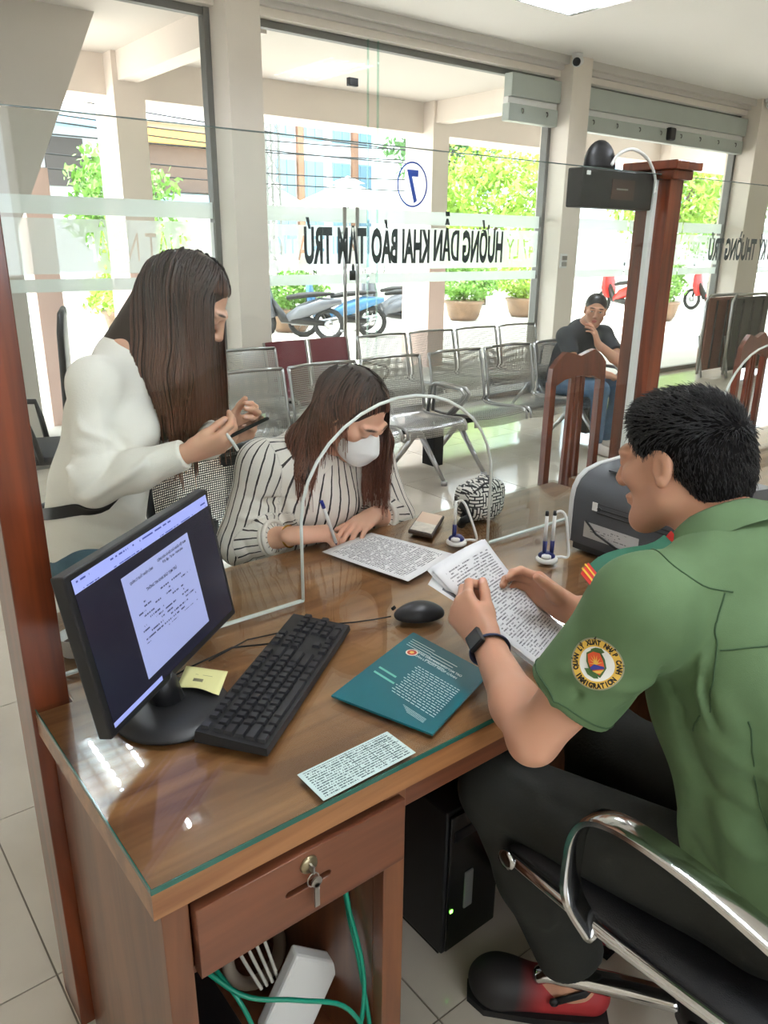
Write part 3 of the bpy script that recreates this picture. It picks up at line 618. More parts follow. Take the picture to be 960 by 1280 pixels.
t = quad_uv('sticky_note', ((.462, 1.165, .7742), (.508, 1.094, .7742), (.556, 1.152, .775), (.504, 1.217, .775)), printed('sticky_yellow', (232, 228, 160), (120, 116, 86), 3, 2, .45, .3, .32, dens=.6), None, None, 8, 8, lambda a, b: .006*(1-b)**2*math.sin(a*3)**2+.002*b)
tag(t, 'pale yellow sticky note lying on the round monitor base', 'sticky note')
# ---------------------------------------------------------------- keyboard
kx = Vector((.499-.849, .912-1.173, 0)).normalized(); ky = Vector((-kx.y, kx.x, 0));   # kx: from numeric pad to Escape side; ky
k0 = Vector((.849, 1.173, .7555)); KL, KW = .438, .127
if (Vector((.799, 1.289, 0))-Vector((.849, 1.173, 0))).dot(ky) < 0: ky = -ky
kbd = thing('keyboard', k0+kx*KL/2+ky*KW/2, 'black full-size computer keyboard lying diagonally next to the monitor', 'keyboard')
def kp(u, v, z): return k0+kx*u+ky*v+Vector((0, 0, z))
bv = [kp(0, 0, .004), kp(KL, 0, .004), kp(KL, KW, .006), kp(0, KW, .006), kp(.002, .002, .016), kp(KL-.002, .002, .016), kp(KL-.002, KW-.002, .026), kp(.002, KW-.002, .026)]
MB().add(bv, [(0, 3, 2, 1), (4, 5, 6, 7), (0, 1, 5, 4), (1, 2, 6, 5), (2, 3, 7, 6), (3, 0, 4, 7)]).build('case', M_black, kbd)
MB().obox(kp(KL*.8, KW-.012, .004), kx*.02, ky*.006, Vector((0, 0, .004))).obox(kp(KL*.2, KW-.012, .004), kx*.02, ky*.006, Vector((0, 0, .004))).build('foot', M_rubber, kbd)
M_key = mat('key_plastic', (34, 34, 37), .45); keymesh = {}
def key(u, v, w):
    wk = round(w, 4)
    if wk not in keymesh:
        a, b = w/2-.0016, .0078; s = .0018
        vs = [kx*x+ky*y for x, y in ((-a, -b), (a, -b), (a, b), (-a, b))]+[kx*x+ky*y+Vector((0, 0, .0055)) for x, y in ((-a+s, -b+s), (a-s, -b+s), (a-s, b-s), (-a+s, b-s))]
        keymesh[wk] = MB().add(vs, [(0, 3, 2, 1), (4, 5, 6, 7), (0, 1, 5, 4), (1, 2, 6, 5), (2, 3, 7, 6), (3, 0, 4, 7)]).mesh('key'); keymesh[wk].materials.append(M_key)
    o = bpy.data.objects.new('key', keymesh[wk]); COL.objects.link(o); o.location = kp(u, v, .0165+.010*v/KW)
    o.parent = kbd; o.matrix_parent_inverse = kbd.matrix_basis.inverted()
PT = .0188
def row(v, start, widths):
    u = start
    for w_ in widths:
        if w_ > 0: key(KL-(u+w_*PT/2), v, w_*PT)
        u += abs(w_)*PT
mx_ = .010
for r_, ws in enumerate(([1.25, 1.25, 1.25, 6.25, 1.25, 1.25, 1.25, 1.25], [2.25]+[1]*10+[2.75], [1.75]+[1]*11+[2.25], [1.5]+[1]*12+[1.5], [1]*13+[2])): row(.016+r_*.0188, mx_, ws)
row(.016+5*.0188+.003, mx_, [1, -.6]+[1]*4+[-.4]+[1]*4+[-.4]+[1]*4)
un = mx_+15*PT+.008
for r_, ws in enumerate(([1, 1, 1], [-1, 1, -1], [], [1, 1, 1], [1, 1, 1])): row(.016+r_*.0188, un, ws)
row(.016+5*.0188+.003, un, [1, 1, 1])
up_ = un+3*PT+.008
for r_, ws in enumerate(([2, 1], [1, 1, 1], [1, 1, 1, 1], [1, 1, 1], [1, 1, 1, 1])): row(.016+r_*.0188, up_, ws)
MB().tube([kp(KL*.5, KW, .012), (.70, 1.22, .758), (.62, 1.26, .757), (.52, 1.24, .757), (.45, 1.22, .757)], .002, 6).build('cable', M_rubber, kbd, True)
# mouse
bm = bmesh.new(); bmesh.ops.create_uvsphere(bm, u_segments=28, v_segments=16, radius=1)
mo = thing('computer_mouse', (1.0, 1.13, .755), 'black computer mouse beside the teal folder', 'mouse'); mdir = Vector((.10, -.055, 0)).normalized(); mper = Vector((-mdir.y, mdir.x, 0))
for v in bm.verts:
    x, y, z = v.co; z = max(z, -.25); sx = .056; v.co = Vector((1.004, 1.133, .7655))+mdir*(x*sx)+mper*(y*.031*(1-.12*x))+Vector((0, 0, z*.030*(1-.25*(x-.2)**2)))
MB().bm(bm).build('shell', M_black, mo, True)
MB().tube([Vector((.957, 1.158, .787)), Vector((.951, 1.162, .781))], .004, 8).build('scroll_wheel', M_rubber, mo, True)
MB().tube([(.949, 1.162, .765), (.92, 1.185, .757), (.88, 1.20, .757), (.80, 1.24, .757), (.66, 1.27, .757), (.56, 1.24, .757)], .0017, 6).build('cable', M_rubber, mo, True)
# teal folder, card, papers
fol = quad_uv('folder', ((.955, .875, .7605), (.946, 1.085, .7605), (.676, .993, .7605), (.742, .796, .7605)), mat('teal_card', (12, 96, 106), .3, var=.05, scale=10), None, .004)
tag(fol, 'teal printed folder lying on the desk beside the keyboard', 'folder')
FO = Vector((.955, .875, .761)); fx = (Vector((.946, 1.085, .761))-FO); fy = (Vector((.742, .796, .761))-FO); fxn, fyn = fx.normalized(), fy.normalized()
M_fw = mat('folder_print', (206, 224, 224), .5); M_fg = mat('folder_band', (120, 196, 176), .5)
mbp = MB()
def fq(u0, u1, v0, v1, mb, lift=.0002):
    q = lambda u, v: FO+fx*u+fy*v+Vector((0, 0, lift)); return mb.add([q(u0, v0), q(u1, v0), q(u1, v1), q(u0, v1)], [(0, 1, 2, 3)])
g = random.Random(4)
for k in range(15):
    u = .10
    while u < .62:
        w_ = g.uniform(.02, .06); fq(u, min(u+w_, .64), .40+k*.031, .409+k*.031, mbp); u += w_+.012
for k in range(5): fq(.14, .42-.02*k, .905+k*.012, .909+k*.012, mbp)
for k in range(4): fq(.62, .93, .10+k*.035, .108+k*.035, mbp)
for k in range(4): fq(.30+.03*k, .62, .14+k*.04, .150+k*.04, mbp)
mbp.build('small_print', M_fw, fol)['kind'] = 'stuff'
mb = MB(); fq(.70, .93, .66, .685, mb); fq(.66, .93, .74, .765, mb); mb.build('title_band', M_fg, fol)
for k, (s, v, w_) in enumerate((('QUẢN LÝ XUẤT NHẬP CẢNH', .30, .12), ('HƯỚNG DẪN KHAI BÁO TẠM TRÚ', .245, .13))):
    c = FO+fx*.50+fy*v; text_fit(s, c+Vector((0, 0, .0002)), -fxn, -fyn, w_, .006, .03, .0001).build('title_text', M_fw, fol)
c = FO+fx*.80+fy*.28
MB().lathe(c, [(.0125, .0002), (.0125, .0005)], 24).build('emblem_ring', mat('emblem_cream', (232, 222, 200), .5), fol); MB().lathe(c, [(.0095, .0003), (.0095, .0007)], 24).build('emblem_disc', mat('emblem_red', (190, 60, 44), .5), fol)
MB().lathe(c, [(.005, .0004), (.005, .0009)], 5).build('emblem_star', mat('emblem_gold', (232, 190, 80), .5), fol)
crd = quad_uv('printed_card', ((.512, .776, .7565), (.692, .780, .7565), (.691, .852, .7565), (.513, .849, .7565)), printed('card_print', (206, 226, 222), (84, 104, 106), 14, 22, .5, .04, .05, dens=.68), None, .0006)
tag(crd, 'pale blue printed card of text at the front edge of the desk', 'card')
mb = MB()
for x in (.60, .635, .66): mb.box(x, x+.0007, .785, .847, .7566, .7569)
for y in (.80, .82, .835): mb.box(.60, .689, y, y+.0007, .7566, .7569)
mb.build('table_lines', mat('card_ink', (70, 90, 94), .6), crd)
M_page = printed('page_print', (240, 240, 242), (100, 100, 108), 44, 30, .45, .10, .07, dens=.56); M_page2 = printed('page_print_form', (238, 238, 238), (84, 84, 92), 40, 26, .5, .08, .08, seed=5, dens=.6)
pp = quad_uv('form_sheet', ((1.236, 1.606, .757), (1.048, 1.573, .757), (1.104, 1.290, .757), (1.312, 1.352, .757)), M_page2, None, .0004, 10, 10, lambda a, b: .0012*math.sin(a*4+b*3)+.0014)
tag(pp, 'white printed form on the counter under the hands of the seated woman', 'paper')
# officer's held sheets
def held(name, cs, m, lift, label):
    o = quad_uv(name, cs, m, None, .0003, 12, 14, lambda a, b: .012*math.sin(a*math.pi)*(.4+.6*b)-.010*math.sin(b*math.pi)+lift)
    return tag(o, label, 'paper')
H_BL, H_BR, H_TR, H_TL = Vector((1.046, .829, .762)), Vector((1.197, .886, .765)), Vector((1.102, 1.045, .944)), Vector((.930, 1.018, .930))
held('document_sheet', (H_BL, H_BR, H_TR, H_TL), M_page, .0, 'white printed document held in both hands of the officer')
d_ = Vector((-.004, .008, -.003)); held('document_sheet', (H_BL+d_, H_BR+d_+Vector((.01, .004, 0)), H_TR+d_+Vector((.006, 0, 0)), H_TL+d_), M_page, -.001, 'white sheet lying behind the top document in the hands of the officer')
pc = quad_uv('photocopy_slip', ((.970, .925, .853), (1.01, .95, .853), (.965, 1.045, .905), (.915, 1.01, .905)), mat('slip_paper', (232, 232, 232), .6), None, .0005)
tag(pc, 'small white slip with a grey photocopied picture behind the held document', 'paper')
q = lambda u, v: (Vector((.970, .925, .853))*(1-u)+Vector((1.01, .95, .853))*u)*(1-v)+(Vector((.915, 1.01, .905))*(1-u)+Vector((.965, 1.045, .905))*u)*v
nq = (q(1, 0)-q(0, 0)).cross(q(0, 1)-q(0, 0)).normalized()*.0006
MB().add([q(.2, .1)+nq, q(.95, .1)+nq, q(.95, .75)+nq, q(.2, .75)+nq], [(0, 1, 2, 3)]).build('picture', mat('photocopy_grey', (110, 110, 114), .6, var=.5, scale=90), pc)
# wallet, pen stands, bag
wl = thing('card_wallet', (1.395, 1.555, .755), 'dark wallet with pale cards on the counter beside the pen stand', 'wallet')
wa, wb = Vector((1.315, 1.541, .757)), Vector((1.34, 1.468, .757)); wc = Vector((1.477, 1.568, .757))
wu, wv = (wc-wb), (wa-wb)
MB().obox((wa+wc)/2+Vector((0, 0, .006)), wu*.5, wv*.5, Vector((0, 0, .005)), .002).build('cover', mat('wallet_leather', (70, 54, 46), .5), wl)
MB().obox(wb+wu*.70+wv*.5+Vector((0, 0, .0125)), wu*.25, wv*.44, Vector((0, 0, .0008))).build('card', mat('card_peach', (226, 196, 172), .5), wl)
MB().obox(wb+wu*.25+wv*.5+Vector((0, 0, .0125)), wu*.2, wv*.44, Vector((0, 0, .0008))).build('card', mat('card_cream', (224, 214, 200), .5, var=.15, scale=60), wl)
M_navy = mat('navy_plastic', (26, 34, 96), .3)
def penstand(x, y, label, lean, two=True):
    t = thing('pen_stand', (x, y, .755), label, 'pen stand')
    MB().lathe((x, y, .7555), [(.024, 0), (.028, .003), (.028, .008), (.024, .012)], 28).build('base', M_white, t, True)
    MB().lathe((x+.003, y+.004, .7675), [(.022, 0), (.021, .005), (.014, .011), (.005, .013)], 24).build('body', M_navy, t, True)
    MB().lathe((x-.010, y-.006, .769), [(.013, 0), (.012, .006), (.006, .009)], 20).build('badge', M_white, t, True)
    for k, (dx, dy) in enumerate(((-.004, .006), (.012, -.004))[:2 if two else 1]):
        b = Vector((x+dx, y+dy, .772)); d = Vector((lean[0]+.02*k, lean[1], 1)).normalized()
        p = MB().tube([b, b+d*.038], [.0056, .0058], 12).build('holder', M_navy, t, True)
        MB().tube([b+d*.036, b+d*.105], .0046, 12).build('pen', M_white, t, True); MB().tube([b+d*.105, b+d*.117], [.0048, .0042], 12).build('pen_cap', M_black, t, True)
    b = Vector((x+.012, y-.004, .772))+Vector((lean[0]+.02, lean[1], 1)).normalized()*.112 if two else Vector((x-.004, y+.006, .772))+Vector((lean[0], lean[1], 1)).normalized()*.10
    e = Vector((x+.028, y-.022, .768))
    MB().tube(smooth_path([b, b+Vector((.012, -.010, .004)), b+Vector((.022, -.018, -.012)), (b+e)/2+Vector((.016, -.018, 0)), e+Vector((.012, -.014, .004)), e, Vector((x+.018, y-.006, .764))], 5), .0034, 8).build('cord', M_white, t, True)
penstand(1.372, 1.405, 'single-pen stand with navy body in the arched opening beside the patterned bag', (.06, .05), False)
penstand(1.475, 1.178, 'two-pen stand with white badge and cord in front of the printer', (.02, .03))
# ---------------------------------------------------------------- printer
M_pg = mat('printer_grey', (74, 76, 80), .45, bump=.05, bscale=200); M_pg2 = mat('printer_dark', (40, 41, 44), .5); M_lab = printed('label_print', (196, 196, 194), (110, 110, 112), 7, 8, .4, .06, .12, dens=.45)
pr_ = thing('laser_printer', (1.78, 1.02, .755), 'dark grey desktop laser printer with rounded top and white label', 'printer')
prof = [(0, .02), (0, .135), (.006, .165), (.022, .188), (.05, .204), (.10, .214), (.20, .216), (.30, .205), (.35, .18), (.35, .02)]
MB().prism(prof, (1.60, .83, .756), (1, 0, 0), (0, 0, 1), (0, .375, 0)).build('body', M_pg, pr_, 'auto')
MB().prism([(x*1.0-.003*(1 if x < .1 else -1), z+.004) for x, z in prof], (1.60, 1.205, .756), (1, 0, 0), (0, 0, 1), (0, .012, 0)).build('side_trim', mat('printer_trim', (206, 206, 202), .4), pr_, 'auto')
MB().box(1.606, 1.944, .835, 1.20, .7565, .778).build('base', M_pg2, pr_)
quad_uv('label', ((1.5992, 1.165, .80), (1.5992, 1.0, .80), (1.5992, 1.0, .842), (1.5992, 1.165, .842)), M_lab, pr_, .0004)
for k in range(5): MB().box(1.5985+.0016*k*k*.4, 1.612+.003*k, .90, 1.13, .872+k*.011, .876+k*.011).build('vent_groove', M_pg2, pr_)
MB().box(1.5985, 1.60, 1.13, 1.145, .878, .90).build('sticker', M_white, pr_); MB().cyl((1.598, 1.122, .885), (1.601, 1.122, .885), .005).build('button', M_pg2, pr_)
MB().box(1.66, 1.86, .95, 1.15, .970, .9735, .001).build('output_tray', M_pg2, pr_)
MB().tube([(1.598, 1.16, .845), (1.592, 1.12, .82), (1.594, 1.06, .80), (1.596, 1.0, .79), (1.59, .93, .775), (1.58, .88, .76)], .003, 6).build('cable', M_rubber, pr_, True)
us = thing('network_plug', (1.56, .97, .755), 'blue network plug on the desk in front of the printer', 'plug'); MB().box(1.555, 1.585, .955, .975, .7565, .772, .002).build('body', mat('plug_blue', (40, 66, 170), .35), us); MB().tube([(1.557, .965, .764), (1.53, .955, .762), (1.52, .92, .76), (1.53, .86, .759)], .003, 6).build('cable', mat('cable_blue', (40, 70, 160), .4), us, True)
# ---------------------------------------------------------------- patterned bag
def pattern_bag():
    m, nt, b = newmat('maze_fabric'); L = nt.links.new
    tc = N(nt, 'ShaderNodeTexCoord'); ks = []
    for rz, off in ((.0, 0), (math.pi/2, .37)):
        mp = N(nt, 'ShaderNodeMapping'); mp.inputs['Rotation'].default_value = (0, rz, .5); mp.inputs['Location'].default_value = (off, off, 0); L(tc.outputs['Object'], mp.inputs[0])
        sw = N(nt, 'ShaderNodeSeparateXYZ'); L(mp.outputs[0], sw.inputs[0]); cb = N(nt, 'ShaderNodeCombineXYZ'); L(sw.outputs[0], cb.inputs[0]); L(sw.outputs[2], cb.inputs[1])
        br = N(nt, 'ShaderNodeTexBrick'); br.inputs['Scale'].default_value = 34; br.inputs['Mortar Size'].default_value = .07; br.inputs['Color1'].default_value = (1, 1, 1, 1); br.inputs['Color2'].default_value = (1, 1, 1, 1); br.inputs['Mortar'].default_value = (0, 0, 0, 1)
        br.inputs['Brick Width'].default_value = 1.0; br.inputs['Row Height'].default_value = .34; L(cb.outputs[0], br.inputs['Vector']); ks.append(br.outputs['Color'])
    ck = N(nt, 'ShaderNodeTexChecker'); ck.inputs['Scale'].default_value = 26; L(tc.outputs['Object'], ck.inputs['Vector'])
    mx = N(nt, 'ShaderNodeMix', data_type='RGBA'); L(ck.outputs['Fac'], mx.inputs[0]); L(ks[0], mx.inputs[6]); L(ks[1], mx.inputs[7])
    m2 = N(nt, 'ShaderNodeMix', data_type='RGBA'); m2.inputs[6].default_value = srgb(18, 18, 20); m2.inputs[7].default_value = srgb(226, 224, 216); L(mx.outputs[2], m2.inputs[0]); L(m2.outputs[2], b.inputs['Base Color']); b.inputs['Roughness'].default_value = .55
    return m
bag = thing('patterned_bag', (1.56, 1.53, .755), 'black and white maze-patterned pouch on the counter behind the glass', 'bag')
bm = bmesh.new(); bmesh.ops.create_cube(bm, size=2); bmesh.ops.subdivide_edges(bm, edges=bm.edges[:], cuts=7, use_grid_fill=True)
for v in bm.verts:
    p = v.co.copy(); q = Vector((p.x, p.y, p.z)); n4 = (abs(q.x)**4+abs(q.y)**4+abs(q.z)**4)**.25; q = q/n4
    z = q.z*.055*(1+.10*math.sin(q.x*3)); v.co = (1.575+q.x*.072+q.z*.006, 1.525+q.y*.052, .8125+z+.004*math.sin(q.x*9+q.y*5))
MB().bm(bm).build('pouch', pattern_bag(), bag, True)
MB().tube([(1.50, 1.50, .775), (1.48, 1.48, .80), (1.49, 1.50, .82), (1.51, 1.53, .80)], [.012, .016, .014, .01], 8).tube([(1.47, 1.49, .765), (1.46, 1.47, .785), (1.48, 1.46, .795)], .012, 8).build('strap', M_rubber, bag, True)
MB().tube([(1.515, 1.49, .85), (1.56, 1.495, .869), (1.63, 1.51, .862)], .0035, 6).build('zipper', M_black, bag, True)
# ---------------------------------------------------------------- perforated steel benches
def perforated(name, rgb, metal=1, sc=80):
    m, nt, b = newmat(name); L = nt.links.new; out = nt.nodes['Material Output']
    b.inputs['Base Color'].default_value = srgb(*rgb); b.inputs['Metallic'].default_value = metal; b.inputs['Roughness'].default_value = .3
    uv = N(nt, 'ShaderNodeUVMap'); mp = N(nt, 'ShaderNodeMapping'); mp.inputs['Scale'].default_value = (sc, sc, 1); L(uv.outputs[0], mp.inputs[0])
    fr = N(nt, 'ShaderNodeVectorMath', operation='FRACTION'); L(mp.outputs[0], fr.inputs[0]); sb = N(nt, 'ShaderNodeVectorMath', operation='SUBTRACT'); sb.inputs[1].default_value = (.5, .5, 0); L(fr.outputs[0], sb.inputs[0])
    ln = N(nt, 'ShaderNodeVectorMath', operation='LENGTH'); L(sb.outputs[0], ln.inputs[0]); lt = N(nt, 'ShaderNodeMath', operation='LESS_THAN'); lt.inputs[1].default_value = .30; L(ln.outputs['Value'], lt.inputs[0])
    tr = N(nt, 'ShaderNodeBsdfTransparent'); mx = N(nt, 'ShaderNodeMixShader'); L(lt.outputs[0], mx.inputs[0]); L(b.outputs[0], mx.inputs[1]); L(tr.outputs[0], mx.inputs[2]); L(mx.outputs[0], out.inputs[0])
    MATS[name] = m; return m
M_perf = perforated('perforated_steel', (186, 186, 184)); M_mesh = perforated('chair_mesh', (40, 40, 42), 0, 130); M_mar = mat('maroon_vinyl', (108, 44, 52), .4)
SEATP = [(-.285, .355), (-.283, .395), (-.262, .418), (-.22, .424), (-.10, .412), (.05, .402), (.12, .405), (.155, .425), (.172, .47), (.185, .55), (.205, .65), (.228, .76), (.24, .80)]
def seat_mesh(w=.50, nx=8, m=None):
    vs = []; fs = []; uv = []; P_ = [Vector((0, a, b)) for a, b in SEATP]; n = len(P_); s = [0]
    for i in range(1, n): s.append(s[-1]+(P_[i]-P_[i-1]).length)
    for i, p in enumerate(P_):
        for j in range(nx+1):
            t = j/nx-.5; c = .035*(4*t*t) if i > 7 else .012*(4*t*t); k = 1 if i > 7 else 0
            vs.append((t*w, p.y-c*k, p.z+c*(1-k))); uv.append((t*w, s[i]))
    fs = [(i*(nx+1)+j, i*(nx+1)+j+1, (i+1)*(nx+1)+j+1, (i+1)*(nx+1)+j) for i in range(n-1) for j in range(nx)]
    me = bpy.data.meshes.new('seat_shell'); me.from_pydata(vs, [], fs); ul = me.uv_layers.new(name='UVMap')
    for p in me.polygons:
        for li in p.loop_indices: ul.data[li].uv = uv[me.loops[li].vertex_index]
    me.update(); me.materials.append(m or M_perf); me.polygons.foreach_set('use_smooth', [True]*len(me.polygons)); return me
SHELL = seat_mesh(); _e = MB()
for sx in (-.25, .25): _e.tube([(sx, p[0]-(.035 if i > 7 else 0), p[1]+(0 if i > 7 else .012)) for i, p in enumerate(SEATP)], .011, 7)
_e.tube([(-.25, .205, .80), (-.1, .236, .803), (.1, .236, .803), (.25, .205, .80)], .011, 7)
EDGE = _e.mesh('edge_rail'); EDGE.materials.append(M_steel); EDGE.polygons.foreach_set('use_smooth', [True]*len(EDGE.polygons))
PAD = seat_mesh(.37, 8, M_mar); _e = MB()
for sx in (-.185, .185): _e.tube([(sx, p[0]-(.035 if i > 7 else 0), p[1]+(0 if i > 7 else .012)) for i, p in enumerate(SEATP)], .010, 7)
EDGE2 = _e.mesh('edge_rail'); EDGE2.materials.append(M_steel)
def bench(x0, n, y, label, pitch=.545, arms=(0,), name='waiting_bench', pad=False, group=None):
    L_ = n*pitch; t = thing(name, (x0, y, 0), label, 'bench', group)
    for k in range(n):
        s = bpy.data.objects.new('seat_shell', PAD if pad else SHELL); COL.objects.link(s); s.parent = t; s.location = ((k+.5)*pitch, 0, 0)
        e = bpy.data.objects.new('edge_rail', EDGE2 if pad else EDGE); COL.objects.link(e); e.parent = s
    part('beam', MB().box(.0, L_, .0, .06, .32, .38, .004), M_blackm, t)
    for k in (.3, n-.3):
        x = k*pitch
        lg = part('leg', MB().tube([(x, .03, .33), (x, -.12, .16), (x, -.24, .03)], [.026, .02, .016], 8, flat=(1, .7)).tube([(x, .03, .33), (x, .17, .16), (x, .29, .03)], [.026, .02, .016], 8, flat=(1, .7)), M_steel, t, True)
        part('foot_pad', MB().cyl((x, -.245, 0), (x, -.245, .03), .022, n=12).cyl((x, .295, 0), (x, .295, .03), .022, n=12), M_steel, lg, True)
    part('beam_end', MB().box(L_-.06, L_+.03, -.02, .1, .06, .38, .004).box(L_-.06, L_+.03, .0, .3, .30, .36, .004), M_blackm, t)
    for k in arms:
        x = k*pitch
        part('armrest', MB().tube([(x, .12, .42), (x, .10, .60), (x, .05, .625), (x, -.20, .62), (x, -.235, .59), (x, -.21, .55), (x, -.05, .40)], .013, 8), M_steel, t, True)
    return t
bench(1.92, 3, 3.86, 'perforated steel bench of three seats directly behind the seated woman', arms=(0, 3))
bench(3.60, 3, 3.86, 'perforated steel bench of three seats on which the man sits', arms=(0, 3))
bench(3.78, 4, 4.93, 'perforated steel bench of four seats in the row along the window', arms=(0, 4))
bench(2.38, 1, 4.72, 'single perforated steel seat against the window column', arms=())
bench(2.97, 2, 5.02, 'pair of maroon padded waiting seats beside the window column', arms=(), name='padded_bench', pad=True, pitch=.40)
# ---------------------------------------------------------------- mesh task chairs
def task_chair(x, y, rz, label, zs=.45, zb=.90):
    t = thing('task_chair', (x, y, 0), label, 'chair', None, rz)      # faces local -Y
    fr = part('back_frame', MB().tube([(-.22, .24, zs+.12), (-.235, .26, zb-.08), (-.20, .27, zb), (.20, .27, zb), (.235, .26, zb-.08), (.22, .24, zs+.12)], .017, 8, closed=True), M_black, t, True)
    w_, vs, uv = 8, [], []
    for j in range(9):
        for i in range(9):
            a, b = i/8-.5, j/8; z = zs+.12+(zb-zs-.12)*b; vs.append((a*.45, .245+.02*b+.03*(1-4*a*a), z)); uv.append((a*.45, z))
    me = bpy.data.meshes.new('back_mesh'); me.from_pydata(vs, [], [(j*9+i, j*9+i+1, (j+1)*9+i+1, (j+1)*9+i) for j in range(8) for i in range(8)]); ul = me.uv_layers.new(name='UVMap')
    for p in me.polygons:
        for li in p.loop_indices: ul.data[li].uv = uv[me.loops[li].vertex_index]
    part('back_mesh', me, M_mesh, fr, True)
    part('seat', MB().box(-.24, .24, -.25, .23, zs-.05, zs, .022), mat('seat_fabric', (34, 34, 37), .8), t, 'auto')
    part('back_stem', MB().tube([(0, .2, zs-.04), (0, .29, zs+.0), (0, .285, zs+.2)], .022, 8), M_black, t, True)
    for s in (-1, 1): part('armrest', MB().tube([(s*.25, .1, zs-.03), (s*.29, .08, zs+.10), (s*.29, .06, zs+.19), (s*.29, -.16, zs+.20), (s*.28, -.2, zs+.17)], .016, 8), M_black, t, True)
    part('gas_column', MB().cyl((0, 0, .09), (0, 0, zs-.05), .025), M_blackm, t, True)
    for k in range(5):
        a = k*math.tau/5+.3; c, s_ = math.cos(a), math.sin(a); sp_ = part('base_leg', MB().tube([(0, 0, .10), (c*.28, s_*.28, .075)], [.03, .018], 8), M_black, t, True)
        part('caster', MB().cyl((c*.28-s_*.02, s_*.28+c*.02, .03), (c*.28+s_*.02, s_*.28-c*.02, .03), .03, n=14), M_rubber, sp_, True)
    return t
task_chair(1.10, 1.98, .12, 'black mesh-back task chair on which the woman in stripes sits', zs=.44, zb=.88)
task_chair(1.0, 4.35, -1.9, 'black mesh-back task chair near the window behind the standing woman', zs=.47, zb=1.17)
# ---------------------------------------------------------------- wooden dining chairs
M_dch = wood('chair_wood', (78, 30, 16), (120, 54, 30), 'Z', .3)
def dining_chair(x, y, rz, label, zt=1.09):
    t = thing('dining_chair', (x, y, 0), label, 'chair', None, rz)    # faces local -Y, backrest at +Y
    cr = [(-.19, zt-.14), (-.185, zt-.07), (-.15, zt-.035), (-.10, zt-.005), (-.06, zt-.012), (0, zt-.028), (.06, zt-.012), (.10, zt-.005), (.15, zt-.035), (.185, zt-.07), (.19, zt-.14), (.15, zt-.145), (.10, zt-.125), (0, zt-.115), (-.10, zt-.125), (-.15, zt-.145)]
    part('crest_rail', MB().prism(cr, (0, .205, 0), (1, 0, 0), (0, 0, 1), (0, .025, 0)), M_dch, t)
    for s in (-1, 1): part('back_post', MB().prism([(s*.155, zt-.13), (s*.19, zt-.13), (s*.195, .0), (s*.155, .0)], (0, .205, 0), (1, 0, 0), (0, 0, 1), (0, .03, 0)), M_dch, t)
    for cx, w_ in ((-.035, .026), (.0, .026), (.035, .026)): part('splat', MB().prism([(cx-w_/2+.0, zt-.12), (cx+w_/2, zt-.12), (cx*1.3+w_/2, .45), (cx*1.3-w_/2, .45)], (0, .21, 0), (1, 0, 0), (0, 0, 1), (0, .016, 0)), M_dch, t)
    part('seat', MB().box(-.21, .21, -.22, .235, .43, .455, .008), M_dch, t)
    for s in (-1, 1): part('leg', MB().box(s*.185-.018, s*.185+.018, -.2, -.165, 0, .43), M_dch, t)
    part('seat_rail', MB().box(-.185, .185, -.19, -.17, .37, .43).box(-.185, .185, .20, .22, .37, .43), M_dch, t)
    return t
dining_chair(2.83, 1.96, 0, 'red-brown wooden dining chair with shaped crest beside the capped post')
dining_chair(4.33, 1.92, .1, 'red-brown wooden dining chair at the second counter in front of the folded lounger', 1.08)
# ---------------------------------------------------------------- folded loungers
M_rat = mat('rattan', (76, 74, 66), .7, var=.45, scale=70, bump=.6, bscale=120); M_rat2 = mat('rattan_brown', (128, 84, 66), .7, var=.3, scale=60)
def lounger(x, y, label, m, z1=.98):
    t = thing('folded_lounger', (x, y, 0), label, 'lounger')
    MB().tube([(x-.42, y, .04), (x-.43, y, z1-.08), (x-.36, y, z1), (x+.36, y, z1), (x+.43, y, z1-.08), (x+.42, y, .04)], .018, 8).build('frame', M_steel, t, True)
    for k in range(2):
        MB().box(x-.40, x+.40, y-.03+.05*k, y-.005+.05*k, .08, z1-.03, .01).build('woven_panel', m, t)
    for k in (-.24, .0, .24): MB().tube([(x+k, y-.04, .1), (x+k, y-.04, z1-.06)], .012, 6).build('lashing', M_dk, t, True)
    for s in (-1, 1): MB().tube([(x+s*.40, y-.05, .0), (x+s*.40, y+.05, .5)], .014, 6).build('leg', M_steel, t, True)
lounger(9.62, 4.90, 'folded dark woven lounger leaning by the far column', M_rat); lounger(9.38, 5.10, 'folded brown woven lounger behind the dark one', M_rat2, .97)
# ---------------------------------------------------------------- things on the second desk
k2 = copy_tree(kbd); k2['label'] = 'black keyboard on the second desk behind the officer'; k2.location = Vector((2.72, 1.12, .757)); k2.rotation_euler = (0, 0, math.radians(-98))
bx_ = thing('cardboard_box', (2.22, 1.06, .755), 'small beige open box on the second desk behind the officer', 'box')
for a in (('panel', 2.17, 2.175, 1.0, 1.12), ('panel', 2.275, 2.28, 1.0, 1.12), ('panel', 2.175, 2.275, 1.0, 1.005), ('panel', 2.175, 2.275, 1.115, 1.12)): MB().box(*a[1:], .757, .83).build('panel', mat('box_card', (176, 156, 138), .8), bx_)
nt_ = quad_uv('notepad', ((2.30, .96, .768), (2.46, .93, .768), (2.50, 1.09, .768), (2.33, 1.11, .768)), mat('pad_paper', (222, 224, 224), .7), None, .011); tag(nt_, 'white paper pad on the second desk behind the officer', 'notepad')
st2 = quad_uv('sticky_pad', ((2.36, 1.16, .762), (2.44, 1.15, .762), (2.45, 1.23, .762), (2.37, 1.24, .762)), mat('pad_yellow', (232, 216, 90), .7), None, .006); tag(st2, 'yellow sticky pad on the second desk behind the officer', 'sticky note')
